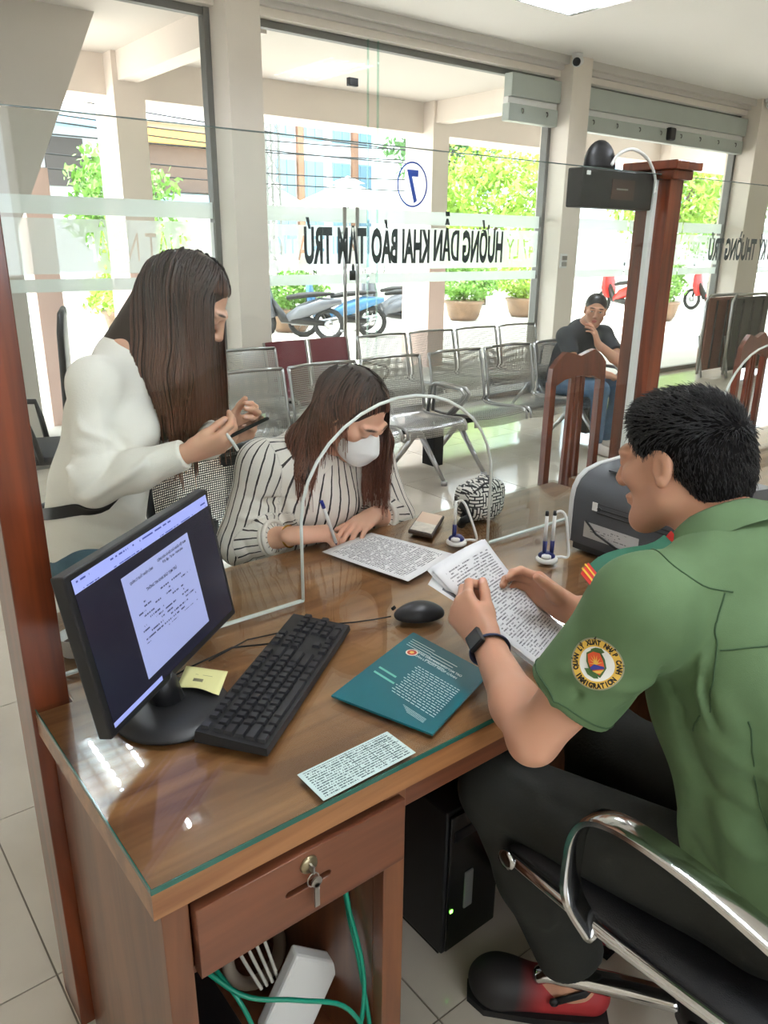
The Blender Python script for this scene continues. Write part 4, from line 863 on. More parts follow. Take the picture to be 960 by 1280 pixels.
# ---------------------------------------------------------------- computer tower
tw = thing('computer_tower', (1.01, 1.1, 0), 'black computer tower standing on the floor under the desk', 'computer')
MB().box(.93, 1.10, .945, 1.285, .012, .40, .005).build('case', M_black, tw); MB().box(.937, 1.093, .938, .946, .02, .39, .004).build('front_panel', mat('gloss_black', (16, 16, 18), .2), tw)
MB().box(.985, 1.01, .934, .939, .12, .22, .002).build('silver_strip', M_alu, tw); MB().box(.945, .952, .936, .939, .13, .137).build('power_light', mat('led_green', (120, 230, 90), .4, emit=((130, 255, 80), 6)), tw)
MB().box(.95, 1.08, .936, .939, .32, .345).build('disc_drive', M_black, tw)
for x in (.95, 1.08): MB().box(x-.015, x+.015, .96, 1.27, 0, .013).build('foot', M_rubber, tw)
# ---------------------------------------------------------------- inside the cubby
M_green = mat('cable_green', (10, 140, 112), .35); M_gw = mat('cable_white', (200, 196, 184), .4)
def cable(pts, r, m, label, sub=6, grp=None):
    P_ = [Vector((min(p[0], .62) if p[0] < .67 else p[0], p[1], p[2])) for p in pts]; out = []
    for i in range(len(P_)-1):
        p0, p1, p2, p3 = P_[max(i-1, 0)], P_[i], P_[i+1], P_[min(i+2, len(P_)-1)]
        for k in range(sub):
            u = k/sub; out.append(.5*((2*p1)+(p2-p0)*u+(2*p0-5*p1+4*p2-p3)*u*u+(3*p1-p0-3*p2+p3)*u**3))
    out.append(P_[-1]); o = MB().tube(out, r, 8).build('network_cable', m, None, True); return tag(o, label, 'cable', grp)
cable([(.60, 1.2, .50), (.63, .92, .47), (.642, .86, .40), (.622, .82, .28), (.585, .80, .17), (.54, .81, .10), (.50, .88, .06)], .0042, M_green, 'green network cable hanging straight down in the cubby in front of the white router')
cable([(.58, 1.2, .51), (.625, .93, .48), (.655, .86, .38), (.662, .82, .26), (.648, .80, .15), (.60, .80, .085), (.52, .83, .058), (.42, .90, .056)], .0042, M_green, 'green network cable bowing out along the inner side of the cubby')
cable([(.34, .95, .44), (.40, .86, .38), (.48, .82, .345), (.56, .80, .29), (.60, .79, .20), (.605, .80, .10), (.58, .84, .056)], .0042, M_green, 'green network cable arching over the white router in the cubby')
cable([(.36, 1.1, .40), (.41, .92, .33), (.43, .87, .24), (.42, .85, .14), (.44, .86, .056)], .0042, M_green, 'short green network cable beside the dark switch box in the cubby')
for k in range(4): cable([(.44+.02*k, 1.22, .50), (.455+.02*k, 1.08, .42), (.47+.018*k, 1.02, .30), (.50+.012*k, .98, .20)], .0036, M_gw, f'thin white cable hanging behind the router in the cubby', grp='white cables in the cubby')
cable([(.38, .86, .056), (.36, .82, .12), (.40, .80, .16), (.47, .81, .15), (.49, .85, .07)], .005, M_gw, 'white power cord coiled in the front of the cubby')
rt = thing('wifi_router', (.60, .95, .05), 'white network router standing on end in the cubby', 'router')
ra = Vector((.631-.539, 0, .06)).normalized(); rb = Vector((.0, .25, .0)); ru = Vector((.60, .0, .8)).normalized()
MB().obox((.563, .95, .172), Vector((.8, -.25, -.55)).normalized()*.052, Vector((.55, .05, .80)).normalized()*.078, Vector((.2, .95, .2)).normalized()*.014, .006).build('shell', M_white, rt)
MB().tube([(.523, .93, .12), (.54, .9, .055)], .006, 8).build('antenna', M_black, rt, True)
sw_ = thing('network_switch', (.36, .93, .05), 'dark network switch box with a pale front in the cubby', 'switch box')
MB().box(.30, .44, .88, 1.1, .051, .20, .006).build('case', M_black, sw_); MB().obox((.37, .862, .17), (.05, 0, .02), (-.01, 0, .028), (0, .01, 0)).build('front_panel', mat('switch_pale', (176, 172, 164), .5), sw_)
bl = thing('cable_coil', (.60, 1.1, .05), 'beige coil of cable behind the router in the cubby', 'cable coil')
MB().tube([(.56+.06*math.cos(a), 1.12+.02*math.sin(a), .125+.06*math.sin(a)) for a in np.linspace(0, 6.28, 25)[:-1]], .014, 8, closed=True).build('loop', mat('coil_beige', (172, 158, 138), .6), bl, True)
cable([(.72, 1.2, .25), (.735, 1.0, .14), (.74, .95, .08), (.745, .93, .004), (.70, .90, .004), (.69, .86, .004)], .003, M_rubber, 'black power cable trailing to the floor beside the desk stile')
cable([(.70, 1.2, .3), (.70, 1.0, .1), (.705, .92, .005), (.71, .85, .004), (.72, .78, .004)], .0042, M_gw, 'pale network cable lying on the floor beside the desk stile')
cable([(.690, 1.2, .3), (.688, 1.0, .1), (.69, .9, .006), (.695, .8, .005), (.69, .72, .005)], .0042, M_green, 'green network cable lying on the floor beside the desk stile')
# cup on the counter behind the monitor
cp = thing('paper_cup', (.352, 1.44, .755), 'short white cup behind the glass screen next to the monitor', 'cup')
MB().lathe((.37, 1.43, .756), [(.026, 0), (.032, .04), (.0325, .04), (.030, .037), (.024, .003)], 24).build('wall', M_white, cp, True); MB().lathe((.37, 1.43, .776), [(.0255, 0), (.0255, .001)], 20).build('drink', mat('tea', (70, 40, 26), .1), cp)
# ---------------------------------------------------------------- officer's chair
oc = thing('office_chair', (1.16, .46, 0), 'black mesh office chair with flat chrome armrests under the officer', 'chair')
def ribbon(path, wdir, w, th, mb=None):
    """flat bar swept along a path with its width along wdir"""
    mb = mb or MB(); P_ = [Vector(p) for p in path]; W_ = Vector(wdir).normalized(); vs = []
    for i, p in enumerate(P_):
        tg = (P_[min(i+1, len(P_)-1)]-P_[max(i-1, 0)]).normalized(); n_ = tg.cross(W_).normalized()
        for a, b in ((-1, -.6), (-.8, -1), (.8, -1), (1, -.6), (1, .6), (.8, 1), (-.8, 1), (-1, .6)): vs.append(p+W_*(a*w/2)+n_*(b*th/2))
    k = len(P_); fs = [(i*8+j, i*8+(j+1) % 8, (i+1)*8+(j+1) % 8, (i+1)*8+j) for i in range(k-1) for j in range(8)]+[tuple(range(8))[::-1], tuple((k-1)*8+j for j in range(8))]
    return mb.add(vs, fs)
for s in (-1, 1):
    X = 1.16+s*.29
    a_ = ribbon(smooth_path([(X+s*-.015, .545, .455), (X, .585, .515), (X, .590, .60), (X, .583, .648), (X, .562, .683), (X, .525, .701), (X, .47, .706), (X, .38, .70), (X, .29, .683), (X, .19, .655), (X, .155, .63), (X, .145, .59), (X-s*.01, .15, .50)]), (1, 0, 0), .044, .014)
    ar_ = a_.build('armrest', M_chrome, oc, 'auto')
    MB().cyl((X-s*.03, .552, .45), (X-s*.005, .552, .45), .013).build('bolt', M_chrome, ar_, True)
    MB().tube(smooth_path([(1.16+s*.27, .735, .468), (1.16+s*.27, .56, .462), (1.16+s*.27, .40, .466), (1.16+s*.27, .22, .478), (1.16+s*.265, .10, .50), (1.16+s*.255, .05, .56), (1.16+s*.245, .0, .80), (1.16+s*.24, -.03, 1.02)]), .011, 10).build('side_rail', M_chrome, oc, True)
    MB().lathe((1.16+s*.275, .735, .468), [(.014, 0), (.019, .002), (.019, .008), (.012, .010)], 20, (s, 0, 0)).build('rail_cap', M_chrome, oc, True)
w_, vs, uv = 10, [], []
pth = smooth_path([(0, .745, .445), (0, .735, .475), (0, .68, .482), (0, .5, .472), (0, .3, .474), (0, .15, .486), (0, .08, .52), (0, .03, .62), (0, 0, .80), (0, -.03, 1.0)], 4); sl = 0
for i, p in enumerate(pth):
    if i: sl += (p-pth[i-1]).length
    for j in range(11): a = j/10-.5; vs.append((1.16+a*.53, p.y, p.z-.02*(1-4*a*a)*(1 if i < 24 else 0))); uv.append((a*.53, sl))
me = bpy.data.meshes.new('seat_mesh'); me.from_pydata(vs, [], [(i*11+j, i*11+j+1, (i+1)*11+j+1, (i+1)*11+j) for i in range(len(pth)-1) for j in range(10)]); ul = me.uv_layers.new(name='UVMap')
for p in me.polygons:
    for li in p.loop_indices: ul.data[li].uv = uv[me.loops[li].vertex_index]
M_seat = mat('seat_net', (28, 28, 31), .55, bump=.35, bscale=420); so = mkobj('seat_sling', me, M_seat, oc, True)
sd = so.modifiers.new('thickness', 'SOLIDIFY'); sd.thickness = .012; sd.offset = -1
MB().box(1.02, 1.30, .33, .59, .40, .435, .01).build('seat_plate', M_blackm, oc)
MB().tube([(.89, .52, .455), (1.05, .48, .43)], .011, 8).tube([(1.43, .52, .455), (1.27, .48, .43)], .011, 8).build('cross_bar', M_chrome, oc, True)
MB().cyl((1.2, .47, .13), (1.2, .47, .40), .026, n=20).build('gas_column', M_chrome, oc, True)
MB().lathe((1.2, .47, .075), [(.04, 0), (.06, .01), (.06, .06), (.045, .075), (.04, .09)], 24).build('hub', M_blackm, oc, True)
a0 = math.atan2(.745-.47, 1.012-1.2)
for k in range(5):
    a = a0+k*math.tau/5; c, s_ = math.cos(a), math.sin(a); e = Vector((1.2+c*.33, .47+s_*.33, .085))
    lg = MB().tube(smooth_path([(1.2+c*.05, .47+s_*.05, .115), (1.2+c*.18, .47+s_*.18, .112), (1.2+c*.30, .47+s_*.30, .10), (1.2+c*.335, .47+s_*.335, .075)], 5), [.026]*10+[.024, .023, .022, .021, .018, .012], 12, flat=(.7, 1)).build('base_leg', M_chrome, oc, True)
    pw = Vector((-s_, c, 0)); ce = e+Vector((c*.0, s_*.0, -.053))
    ca = MB().cyl(ce-pw*.022, ce-pw*.004, .032, n=18).cyl(ce+pw*.004, ce+pw*.022, .032, n=18).cyl(ce+Vector((0, 0, .0)), e+Vector((0, 0, .005)), .008, n=8).build('caster', M_rubber, lg, True)
# ================================================================ SCULPTING TOOLS (smooth union of tapered limbs, meshed as one surface)
def V3(*a): return np.array(a[0] if len(a) == 1 else a, dtype=np.float64)
def unit(v): v = V3(v); return v/np.linalg.norm(v)
class Sculpt:
    def __init__(s): s.ops = []; s.paint = []
    def cone(s, a, b, r1, r2=None, k=.02, flat=None, op='add'):
        """tapered limb; flat=(axis, factor): >1 makes the section thinner along that axis"""
        s.ops.append(('cone', V3(a), V3(b), float(r1), float(r1 if r2 is None else r2), flat, k, op)); return s
    def chain(s, pts, rs, k=.02, flat=None):
        for i in range(len(pts)-1): s.cone(pts[i], pts[i+1], rs[i], rs[i+1], k, flat)
        return s
    def ell(s, c, r, F=None, k=.02, op='add'):
        s.ops.append(('ell', V3(c), V3(r), np.eye(3) if F is None else np.array(F, float), k, op)); return s
    def half(s, p, n, k=.004, lim=None):
        """cut away everything on the side n points to (within lim of p)"""
        s.ops.append(('half', V3(p), unit(n), k, lim)); return s
    def dots(s, c, r, col, F=None, soft=.35): s.paint.append((V3(c), V3(r), np.array(srgb(*col)[:3]), np.eye(3) if F is None else np.array(F, float), soft)); return s
    def grow(s, g):
        o = Sculpt()
        for q in s.ops:
            if q[0] == 'cone': o.ops.append(('cone', q[1], q[2], q[3]+g, q[4]+g, q[5], q[6], q[7]))
            elif q[0] == 'ell': o.ops.append(('ell', q[1], q[2]+(g if q[5] == 'add' else -g), q[3], q[4], q[5]))
            else: o.ops.append(q)
        return o
    def bounds(s):
        lo, hi = [], []
        for q in s.ops:
            if q[0] == 'cone' and q[7] == 'add': lo.append(np.minimum(q[1]-q[3], q[2]-q[4])); hi.append(np.maximum(q[1]+q[3], q[2]+q[4]))
            elif q[0] == 'ell' and q[5] == 'add': m = q[2].max(); lo.append(q[1]-m); hi.append(q[1]+m)
        return np.min(lo, 0), np.max(hi, 0)
    def mesh(s, name, res, base=None, smooth=1, folds=(), attr=None):
        lo, hi = s.bounds(); lo = lo-4*res; hi = hi+4*res; n = np.ceil((hi-lo)/res).astype(int)+1
        D = np.full(n, .25, np.float32); ax = [lo[i]+res*np.arange(n[i]) for i in range(3)]
        for q in s.ops:
            typ = q[0]
            if typ == 'cone': a, b, r1, r2, flat, k, op = q[1:]; mr = max(r1, r2)+k+2.5*res; l, h = np.minimum(a, b)-mr, np.maximum(a, b)+mr
            elif typ == 'ell': c, r, F, k, op = q[1:]; mr = r.max()+k+2.5*res; l, h = c-mr, c+mr
            else:
                p, nn_, k, lim = q[1:]
                l, h = (lo, hi) if lim is None else (p-lim, p+lim)
            i0 = np.clip(np.floor((l-lo)/res).astype(int), 0, n-1); i1 = np.clip(np.ceil((h-lo)/res).astype(int)+1, 1, n)
            sl = tuple(slice(i0[i], i1[i]) for i in range(3))
            X, Y, Z = np.meshgrid(*[ax[i][sl[i]].astype(np.float32) for i in range(3)], indexing='ij', sparse=True)
            if typ == 'cone':
                ba = b-a; L2 = ba@ba+1e-12
                t = np.clip(((X-a[0])*ba[0]+(Y-a[1])*ba[1]+(Z-a[2])*ba[2])/L2, 0, 1)
                ox, oy, oz = X-a[0]-t*ba[0], Y-a[1]-t*ba[1], Z-a[2]-t*ba[2]
                if flat is not None:
                    f, fs = unit(flat[0]), flat[1]; dp = (ox*f[0]+oy*f[1]+oz*f[2])*(fs-1); ox, oy, oz = ox+f[0]*dp, oy+f[1]*dp, oz+f[2]*dp
                d = np.sqrt(ox*ox+oy*oy+oz*oz)-(r1+(r2-r1)*t)
                if flat is not None: d = d/max(1, flat[1]**.5)
            elif typ == 'ell':
                x, y, z = X-c[0], Y-c[1], Z-c[2]
                qx, qy, qz = [(x*F[0][i]+y*F[1][i]+z*F[2][i]) for i in range(3)]
                k0 = np.sqrt((qx/r[0])**2+(qy/r[1])**2+(qz/r[2])**2); k1 = np.sqrt((qx/r[0]**2)**2+(qy/r[1]**2)**2+(qz/r[2]**2)**2)+1e-9; d = k0*(k0-1)/k1
            else:
                d = -((X-p[0])*nn_[0]+(Y-p[1])*nn_[1]+(Z-p[2])*nn_[2]); op = 'sub'
            A = D[sl]
            if op == 'add': hh = np.maximum(k-np.abs(A-d), 0); D[sl] = np.minimum(A, d)-hh*hh/(4*k)
            else: d = -d; hh = np.maximum(k-np.abs(A-d), 0); D[sl] = np.maximum(A, d)+hh*hh/(4*k)
        # surface nets
        S = D < 0; cells = n-1
        acc = {}; act = np.zeros(tuple(cells), bool)
        corner = [(i, j, k) for i in (0, 1) for j in (0, 1) for k in (0, 1)]
        cnt = np.zeros(tuple(cells), np.uint8)
        for (i, j, k) in corner: cnt += S[i:i+cells[0], j:j+cells[1], k:k+cells[2]]
        act = (cnt > 0) & (cnt < 8); idx = np.argwhere(act); vid = np.full(tuple(cells), -1, np.int32); vid[act] = np.arange(len(idx))
        val = np.stack([D[idx[:, 0]+i, idx[:, 1]+j, idx[:, 2]+k] for (i, j, k) in corner], 1)
        pos = np.zeros((len(idx), 3)); wsum = np.zeros(len(idx)); ca = np.array(corner)
        for a in range(8):
            for b in range(a+1, 8):
                if np.abs(ca[a]-ca[b]).sum() != 1: continue
                m = (val[:, a] < 0) != (val[:, b] < 0); t = np.where(m, val[:, a]/(val[:, a]-val[:, b]+1e-12), 0)
                pos += np.where(m[:, None], ca[a]+(ca[b]-ca[a])*t[:, None], 0); wsum += m
        P_ = lo+(idx+pos/wsum[:, None])*res
        quads = []
        for axx in range(3):
            o1, o2 = [(1, 2), (2, 0), (0, 1)][axx]
            sa = [slice(None)]*3; sb = [slice(None)]*3; sa[axx] = slice(0, -1); sb[axx] = slice(1, None)
            cr = S[tuple(sa)] != S[tuple(sb)]; e = np.argwhere(cr); e = e[(e[:, o1] > 0) & (e[:, o2] > 0) & (e[:, o1] < n[o1]-1) & (e[:, o2] < n[o2]-1)]
            if not len(e): continue
            fl = S[tuple(e.T)]
            def cell(d1, d2): c = e.copy(); c[:, o1] -= d1; c[:, o2] -= d2; return vid[tuple(c.T)]
            q = np.stack([cell(0, 0), cell(1, 0), cell(1, 1), cell(0, 1)], 1); q[~fl] = q[~fl][:, ::-1]; quads.append(q)
        Q = np.concatenate(quads)
        Q = Q[(Q >= 0).all(1)]
        for _ in range(smooth):
            sm = np.zeros_like(P_); c2 = np.zeros(len(P_))
            for a, b in ((0, 1), (1, 2), (2, 3), (3, 0)):
                np.add.at(sm, Q[:, a], P_[Q[:, b]]); np.add.at(c2, Q[:, a], 1); np.add.at(sm, Q[:, b], P_[Q[:, a]]); np.add.at(c2, Q[:, b], 1)
            P_ = P_*.45+.55*sm/np.maximum(c2, 1)[:, None]
        if len(folds):
            nr = np.zeros_like(P_); fn = np.cross(P_[Q[:, 2]]-P_[Q[:, 0]], P_[Q[:, 3]]-P_[Q[:, 1]])
            for a in range(4): np.add.at(nr, Q[:, a], fn)
            nr /= np.linalg.norm(nr, axis=1)[:, None]+1e-12; h = np.zeros(len(P_))
            for (a, b, w, hgt) in folds:
                a, b = V3(a), V3(b); near = np.linalg.norm(P_-(a+b)/2, axis=1) < np.linalg.norm(b-a)*.5+.12; Pn = P_[near]
                if not len(Pn): continue
                ks = [Pn[np.argmin(((Pn-(a+(b-a)*u))**2).sum(1))] for u in np.linspace(0, 1, 6)]; dd = np.full(len(Pn), 9.); tt = np.zeros(len(Pn))
                for i in range(5):
                    ba = ks[i+1]-ks[i]; t = np.clip((Pn-ks[i])@ba/(ba@ba+1e-9), 0, 1); d1 = np.linalg.norm(Pn-ks[i]-t[:, None]*ba, axis=1); m = d1 < dd; dd[m] = d1[m]; tt[m] = (i+t[m])/5
                h[near] += hgt*np.exp(-(dd/w)**2)*np.sin(np.pi*np.clip(tt*.9+.05, 0, 1))**.6
            P_ = P_+nr*h[:, None]
        me = bpy.data.meshes.new(name); me.vertices.add(len(P_)); me.vertices.foreach_set('co', P_.astype(np.float32).ravel())
        me.loops.add(len(Q)*4); me.loops.foreach_set('vertex_index', Q.astype(np.int32).ravel()); me.polygons.add(len(Q))
        me.polygons.foreach_set('loop_start', np.arange(0, len(Q)*4, 4, dtype=np.int32)); me.update(calc_edges=True); me.validate()
        me.polygons.foreach_set('use_smooth', np.ones(len(me.polygons), bool))
        if base is not None:
            col = np.tile(np.array(srgb(*base)[:3]), (len(P_), 1))
            for (c, r, cc, F, soft) in s.paint:
                q = ((P_-c)@F)/r; dd = np.linalg.norm(q, axis=1); w = np.clip((1+soft-dd)/(2*soft), 0, 1)[:, None]; col = col*(1-w)+cc*w
            at = me.color_attributes.new('Col', 'FLOAT_COLOR', 'POINT'); at.data.foreach_set('color', np.concatenate([col, np.ones((len(P_), 1))], 1).astype(np.float32).ravel())
        if attr:
            for nm, fnc in attr.items():
                at = me.attributes.new(nm, 'FLOAT', 'POINT'); at.data.foreach_set('value', fnc(P_).astype(np.float32))
        return me
def colmat(name, rough=.5, sss=0, bump=0, bscale=300, spec=.4):
    if name in MATS: return MATS[name]
    m, nt, b = newmat(name); a = N(nt, 'ShaderNodeVertexColor'); a.layer_name = 'Col'; nt.links.new(a.outputs[0], b.inputs['Base Color']); b.inputs['Roughness'].default_value = rough
    b.inputs['Specular IOR Level'].default_value = spec
    if sss: b.inputs['Subsurface Weight'].default_value = sss; b.inputs['Subsurface Radius'].default_value = (1, .35, .2); b.inputs['Subsurface Scale'].default_value = .006
    if bump:
        n2 = N(nt, 'ShaderNodeTexNoise', i_Scale=bscale, i_Detail=3); bp = N(nt, 'ShaderNodeBump', i_Strength=bump, i_Distance=.001); nt.links.new(n2.outputs['Fac'], bp.inputs['Height']); nt.links.new(bp.outputs[0], b.inputs['Normal'])
    MATS[name] = m; return m
M_skin = colmat('skin', .5, .12, .15, 350); M_hair = colmat('hair', .42, 0, 0, spec=.5)
def frame(f, up=(0, 0, 1)):
    """columns: right, forward, up"""
    f = unit(f); r = unit(np.cross(f, V3(up))); u = np.cross(r, f); return np.stack([r, f, u], 1)
def head(S, c, F, sc=1.0, skin=(205, 160, 135), lips=(186, 110, 100), brow=(46, 34, 30), male=True, neck_to=None, lids='down', k=.012, lip=1.0, ear=1.0):
    g = lambda x, y, z: V3(c)+F@(V3(x, y, z)*sc)
    e = lambda p, r, kk=k, op='add': S.ell(g(*p), V3(r)*sc, F, kk, op)
    n = lambda a, b, r1, r2, kk=k: S.cone(g(*a), g(*b), r1*sc, r2*sc, kk)
    e((0, -.015, .034), (.075, .094, .082)); e((0, .028, -.028), (.058, .062, .076), .03)
    e((0, .070, -.098), (.022, .020, .017), .03)
    for s in (-1, 1):
        n((s*.052, .002, -.052), (s*.018, .066, -.098), .020, .018, .03)
        e((s*.044, .060, -.014), (.022, .022, .020), .022)
        e((s*.031, .079, .006), (.0150, .0140, .0125), .006)
        e((s*.012, .103, -.033), (.0085, .010, .0075), .006)
        e((s*.076, -.008, .002), (.0085*ear, .021*ear, .032*ear), .006); e((s*(.076+.0080*ear), -.002, .006), (.0065, .012*ear, .020*ear), .004, 'sub'); e((s*.077, -.006, -.024*ear), (.007, .009, .010), .006)
        n((s*.012, .092, .026), (s*.046, .078, .026), .010 if male else .008, .009, .014)
    n((0, .090, .018), (0, .113, -.027), .0085, .0115, .010)
    e((0, .098-.008*(1-lip), -.0575), (.023, .010, .0058), .008); e((0, .0965-.008*(1-lip), -.0675), (.019, .0105, .0068), .008); (e((0, .107, -.0622), (.02, .006, .0018), .003, 'sub') if lip > .5 else None)
    S.dots(g(0, .102, -.0575), V3(.024, .012, .006)*sc, lips, F); S.dots(g(0, .101, -.068), V3(.020, .012, .007)*sc, lips, F)
    for s in (-1, 1):
        S.dots(g(s*.032, .090, .0305), V3(.021, .02, .0042 if male else .003)*sc, brow, F)
        if lids == 'open':
            S.dots(g(s*.031, .092, .006), V3(.0125, .012, .0042)*sc, (228, 220, 214), F); S.dots(g(s*.031, .094, .006), V3(.0050, .012, .0046)*sc, (30, 20, 18), F); S.dots(g(s*.031, .092, .0105), V3(.0135, .012, .0016)*sc, (40, 28, 26), F)
        else: S.dots(g(s*.031, .092, .000), V3(.0145, .012, .0022)*sc, (44, 30, 28), F)
    if neck_to is not None:
        r = .056 if male else .046
        S.cone(g(0, -.022, -.05), neck_to, r*sc, r*1.06, .025)
    return g
def hand(S, w, d, n, left, curls, size=1, thumb=((.75, .55, .35), 25), spread=5, fist=1, nails=(222, 178, 162)):
    d = unit(d); n = V3(n); n = unit(n-d*(n@d)); s = np.cross(n, d) if left else np.cross(d, n); w = V3(w); z = size
    offs = (.027, .009, -.009, -.0265); plen = (.086, .089, .084, .076); seg = ((.043, .025, .020), (.047, .029, .021), (.043, .027, .020), (.033, .020, .018)); rad = (.0094, .0096, .0091, .0081)
    S.cone(w-d*.03, w+d*.02, .0245*z, .025*z, .015, (n, 1.35))
    for i in range(4):
        kn = w+d*plen[i]*z+s*offs[i]*z-n*(.003 if i in (1, 2) else 0)*z
        S.cone(w+d*.012+s*offs[i]*.62*z, kn, .0158*z, .0122*z, .012)
        sp = math.radians(spread)*(1.5-i)/1.5; dd = d*math.cos(sp)+s*math.sin(sp); p = kn; a = 0; r = rad[i]*z
        for j in range(3):
            a += math.radians(curls[i][j]); q = p+(dd*math.cos(a)+n*math.sin(a))*seg[i][j]*z; r2 = r*(.93 if j < 2 else .84)
            S.cone(p, q, r, r2, .006 if j == 0 else .003); p, r = q, r2
        dn = dd*math.sin(a)-n*math.cos(a); fd = dd*math.cos(a)+n*math.sin(a)
        S.dots(p-fd*.002+dn*r*.9, V3(.0055, .0055, .0055)*z, nails, None, .3)
    td, bend = thumb; tdir = unit(s*td[0]+d*td[1]+n*td[2]); b0 = w+d*.018*z+s*.018*z+n*.008*z; p1 = b0+tdir*.044*z
    S.cone(b0, p1, .0165*z, .0125*z, .012); S.ell(b0+tdir*.02*z+d*.012*z, V3(.018, .018, .018)*z, None, .012)
    t2 = unit(tdir*math.cos(math.radians(bend))+(d*.8+n*.35)*math.sin(math.radians(bend))); p2 = p1+t2*.033*z; S.cone(p1, p2, .0118*z, .0105*z, .004)
    t3 = unit(t2*math.cos(math.radians(bend*.6))+d*math.sin(math.radians(bend*.6))); p3 = p2+t3*.024*z; S.cone(p2, p3, .0106*z, .0085*z, .003)
    dn = s*.3-n*.9; S.dots(p3+unit(dn)*.008*z, V3(.0062, .0062, .0062)*z, nails, None, .3)
def bvh_of(me):
    from mathutils.bvhtree import BVHTree
    return BVHTree.FromPolygons([v.co.copy() for v in me.vertices], [tuple(p.vertices) for p in me.polygons])
def drape(bvh, p, d, lift):
    h = bvh.ray_cast(Vector(p), Vector(d).normalized())
    if h[0] is None: h = bvh.find_nearest(Vector(p))
    return h[0]+h[1].normalized()*lift if h[1].dot(Vector(d)) < 0 else h[0]-h[1].normalized()*lift
def seam(bvh, pts, name, m, parent, r=.0013, lift=.0006, sub=8):
    out = []
    for p in smooth_path(pts, sub):
        h = bvh.find_nearest(p); out.append(h[0]+h[1].normalized()*lift)
    return MB().tube(out, r, 5).build(name, m, parent, True)
class Strands:
    def __init__(s): s.v = []; s.f = []; s.c = []
    def add(s, pts, r0, r1, c0, c1, n=4, flat=1.0):
        pts = np.array(pts); k = len(pts); t = np.gradient(pts, axis=0); t /= np.linalg.norm(t, axis=1)[:, None]+1e-9
        ref = np.array((.31, .87, .38)); a = np.cross(t, ref); a /= np.linalg.norm(a, axis=1)[:, None]+1e-9; b = np.cross(t, a)
        u = np.linspace(0, 1, k); rr = (r0+(r1-r0)*u)[:, None]; o = len(s.v)
        for j in range(n):
            an = math.tau*j/n; ring = pts+(a*math.cos(an)*flat+b*math.sin(an))*rr; s.v.append(ring)
        s.c.append((u, c0, c1, k, n))
    def mesh(s, name):
        vs = []; fs = []; cs = []; o = 0; i = 0
        for (u, c0, c1, k, n) in s.c:
            rings = np.stack(s.v[i:i+n], 1); i += n; vs.append(rings.reshape(-1, 3)); col = np.array(c0)+(np.array(c1)-np.array(c0))*u[:, None]; cs.append(np.repeat(col, n, 0))
            a = np.arange(k-1)[:, None]*n+np.arange(n); b = np.arange(k-1)[:, None]*n+(np.arange(n)+1) % n
            fs.append(np.stack([a, b, b+n, a+n], -1).reshape(-1, 4)+o); o += k*n
        P_ = np.concatenate(vs); Q = np.concatenate(fs); C_ = np.concatenate(cs)
        me = bpy.data.meshes.new(name); me.from_pydata(P_.tolist(), [], Q.tolist()); at = me.color_attributes.new('Col', 'FLOAT_COLOR', 'POINT')
        at.data.foreach_set('color', np.concatenate([C_, np.ones((len(C_), 1))], 1).astype(np.float32).ravel()); me.polygons.foreach_set('use_smooth', np.ones(len(Q), bool)); return me
def surface_locks(S, me, n, start, F, wave=0, c0=(30, 22, 20), c1=(96, 58, 42), seed=1, r=.0024, steps=34, tail=.04, part=(0, 0, 0), down=(0, 0, -1), step=.011, keep=None):
    """locks combed down over a hair volume, each lying on its surface and ending in a free tip"""
    g = np.random.default_rng(seed); bv = bvh_of(me); co = np.array([v.co for v in me.vertices]); no = np.array([v.normal for v in me.vertices]); ok = np.where(start(co))[0]; a0, a1 = np.array(srgb(*c0)[:3]), np.array(srgb(*c1)[:3]); dn = V3(down)
    for i in g.choice(ok, n):
        p = co[i].copy(); nn = no[i].copy(); pts = []; sg_ = 1 if (p-V3(part))@F[:, 0] > 0 else -1; out = F[:, 0]*sg_*.8-F[:, 1]*.3; ph = g.uniform(0, 6.28); lift = g.uniform(.0005, .004); ns = int(steps*g.uniform(.7, 1.1)); stop = False
        for k in range(ns):
            d = dn*1.0+out*max(0, nn[2])*1.2; d = d-nn*(d@nn)
            if np.linalg.norm(d) < .15: break
            p = p+unit(d)*step; h = bv.find_nearest(Vector(p))
            if h[0] is None: break
            nn = np.array(h[1]); p = np.array(h[0]); sd = np.cross(nn, unit(d)); u = k/steps
            pts.append(p+nn*(lift+wave*.35*u*(1+math.sin(ph+k*.55)))+sd*wave*u*math.sin(ph+k*.62))
            if keep is not None and keep(F.T@(p-V3(part))): stop = True; break
            if nn[2] < -.35 and k > 6: break
        if len(pts) < 4: continue
        e = pts[-1]; d = unit(pts[-1]-pts[-3]); q = g.uniform(.2, 1)*tail
        for k in range(1, 1 if stop else 4): d = unit(d*.35+dn*.65+g.normal(size=3)*.04); e = e+d*q/3; pts.append(e)
        v = g.uniform(.7, 1.3); S.add(pts, r*g.uniform(.7, 1.3), r*.3, a0*v, a1*v, 4, .8)
    return S
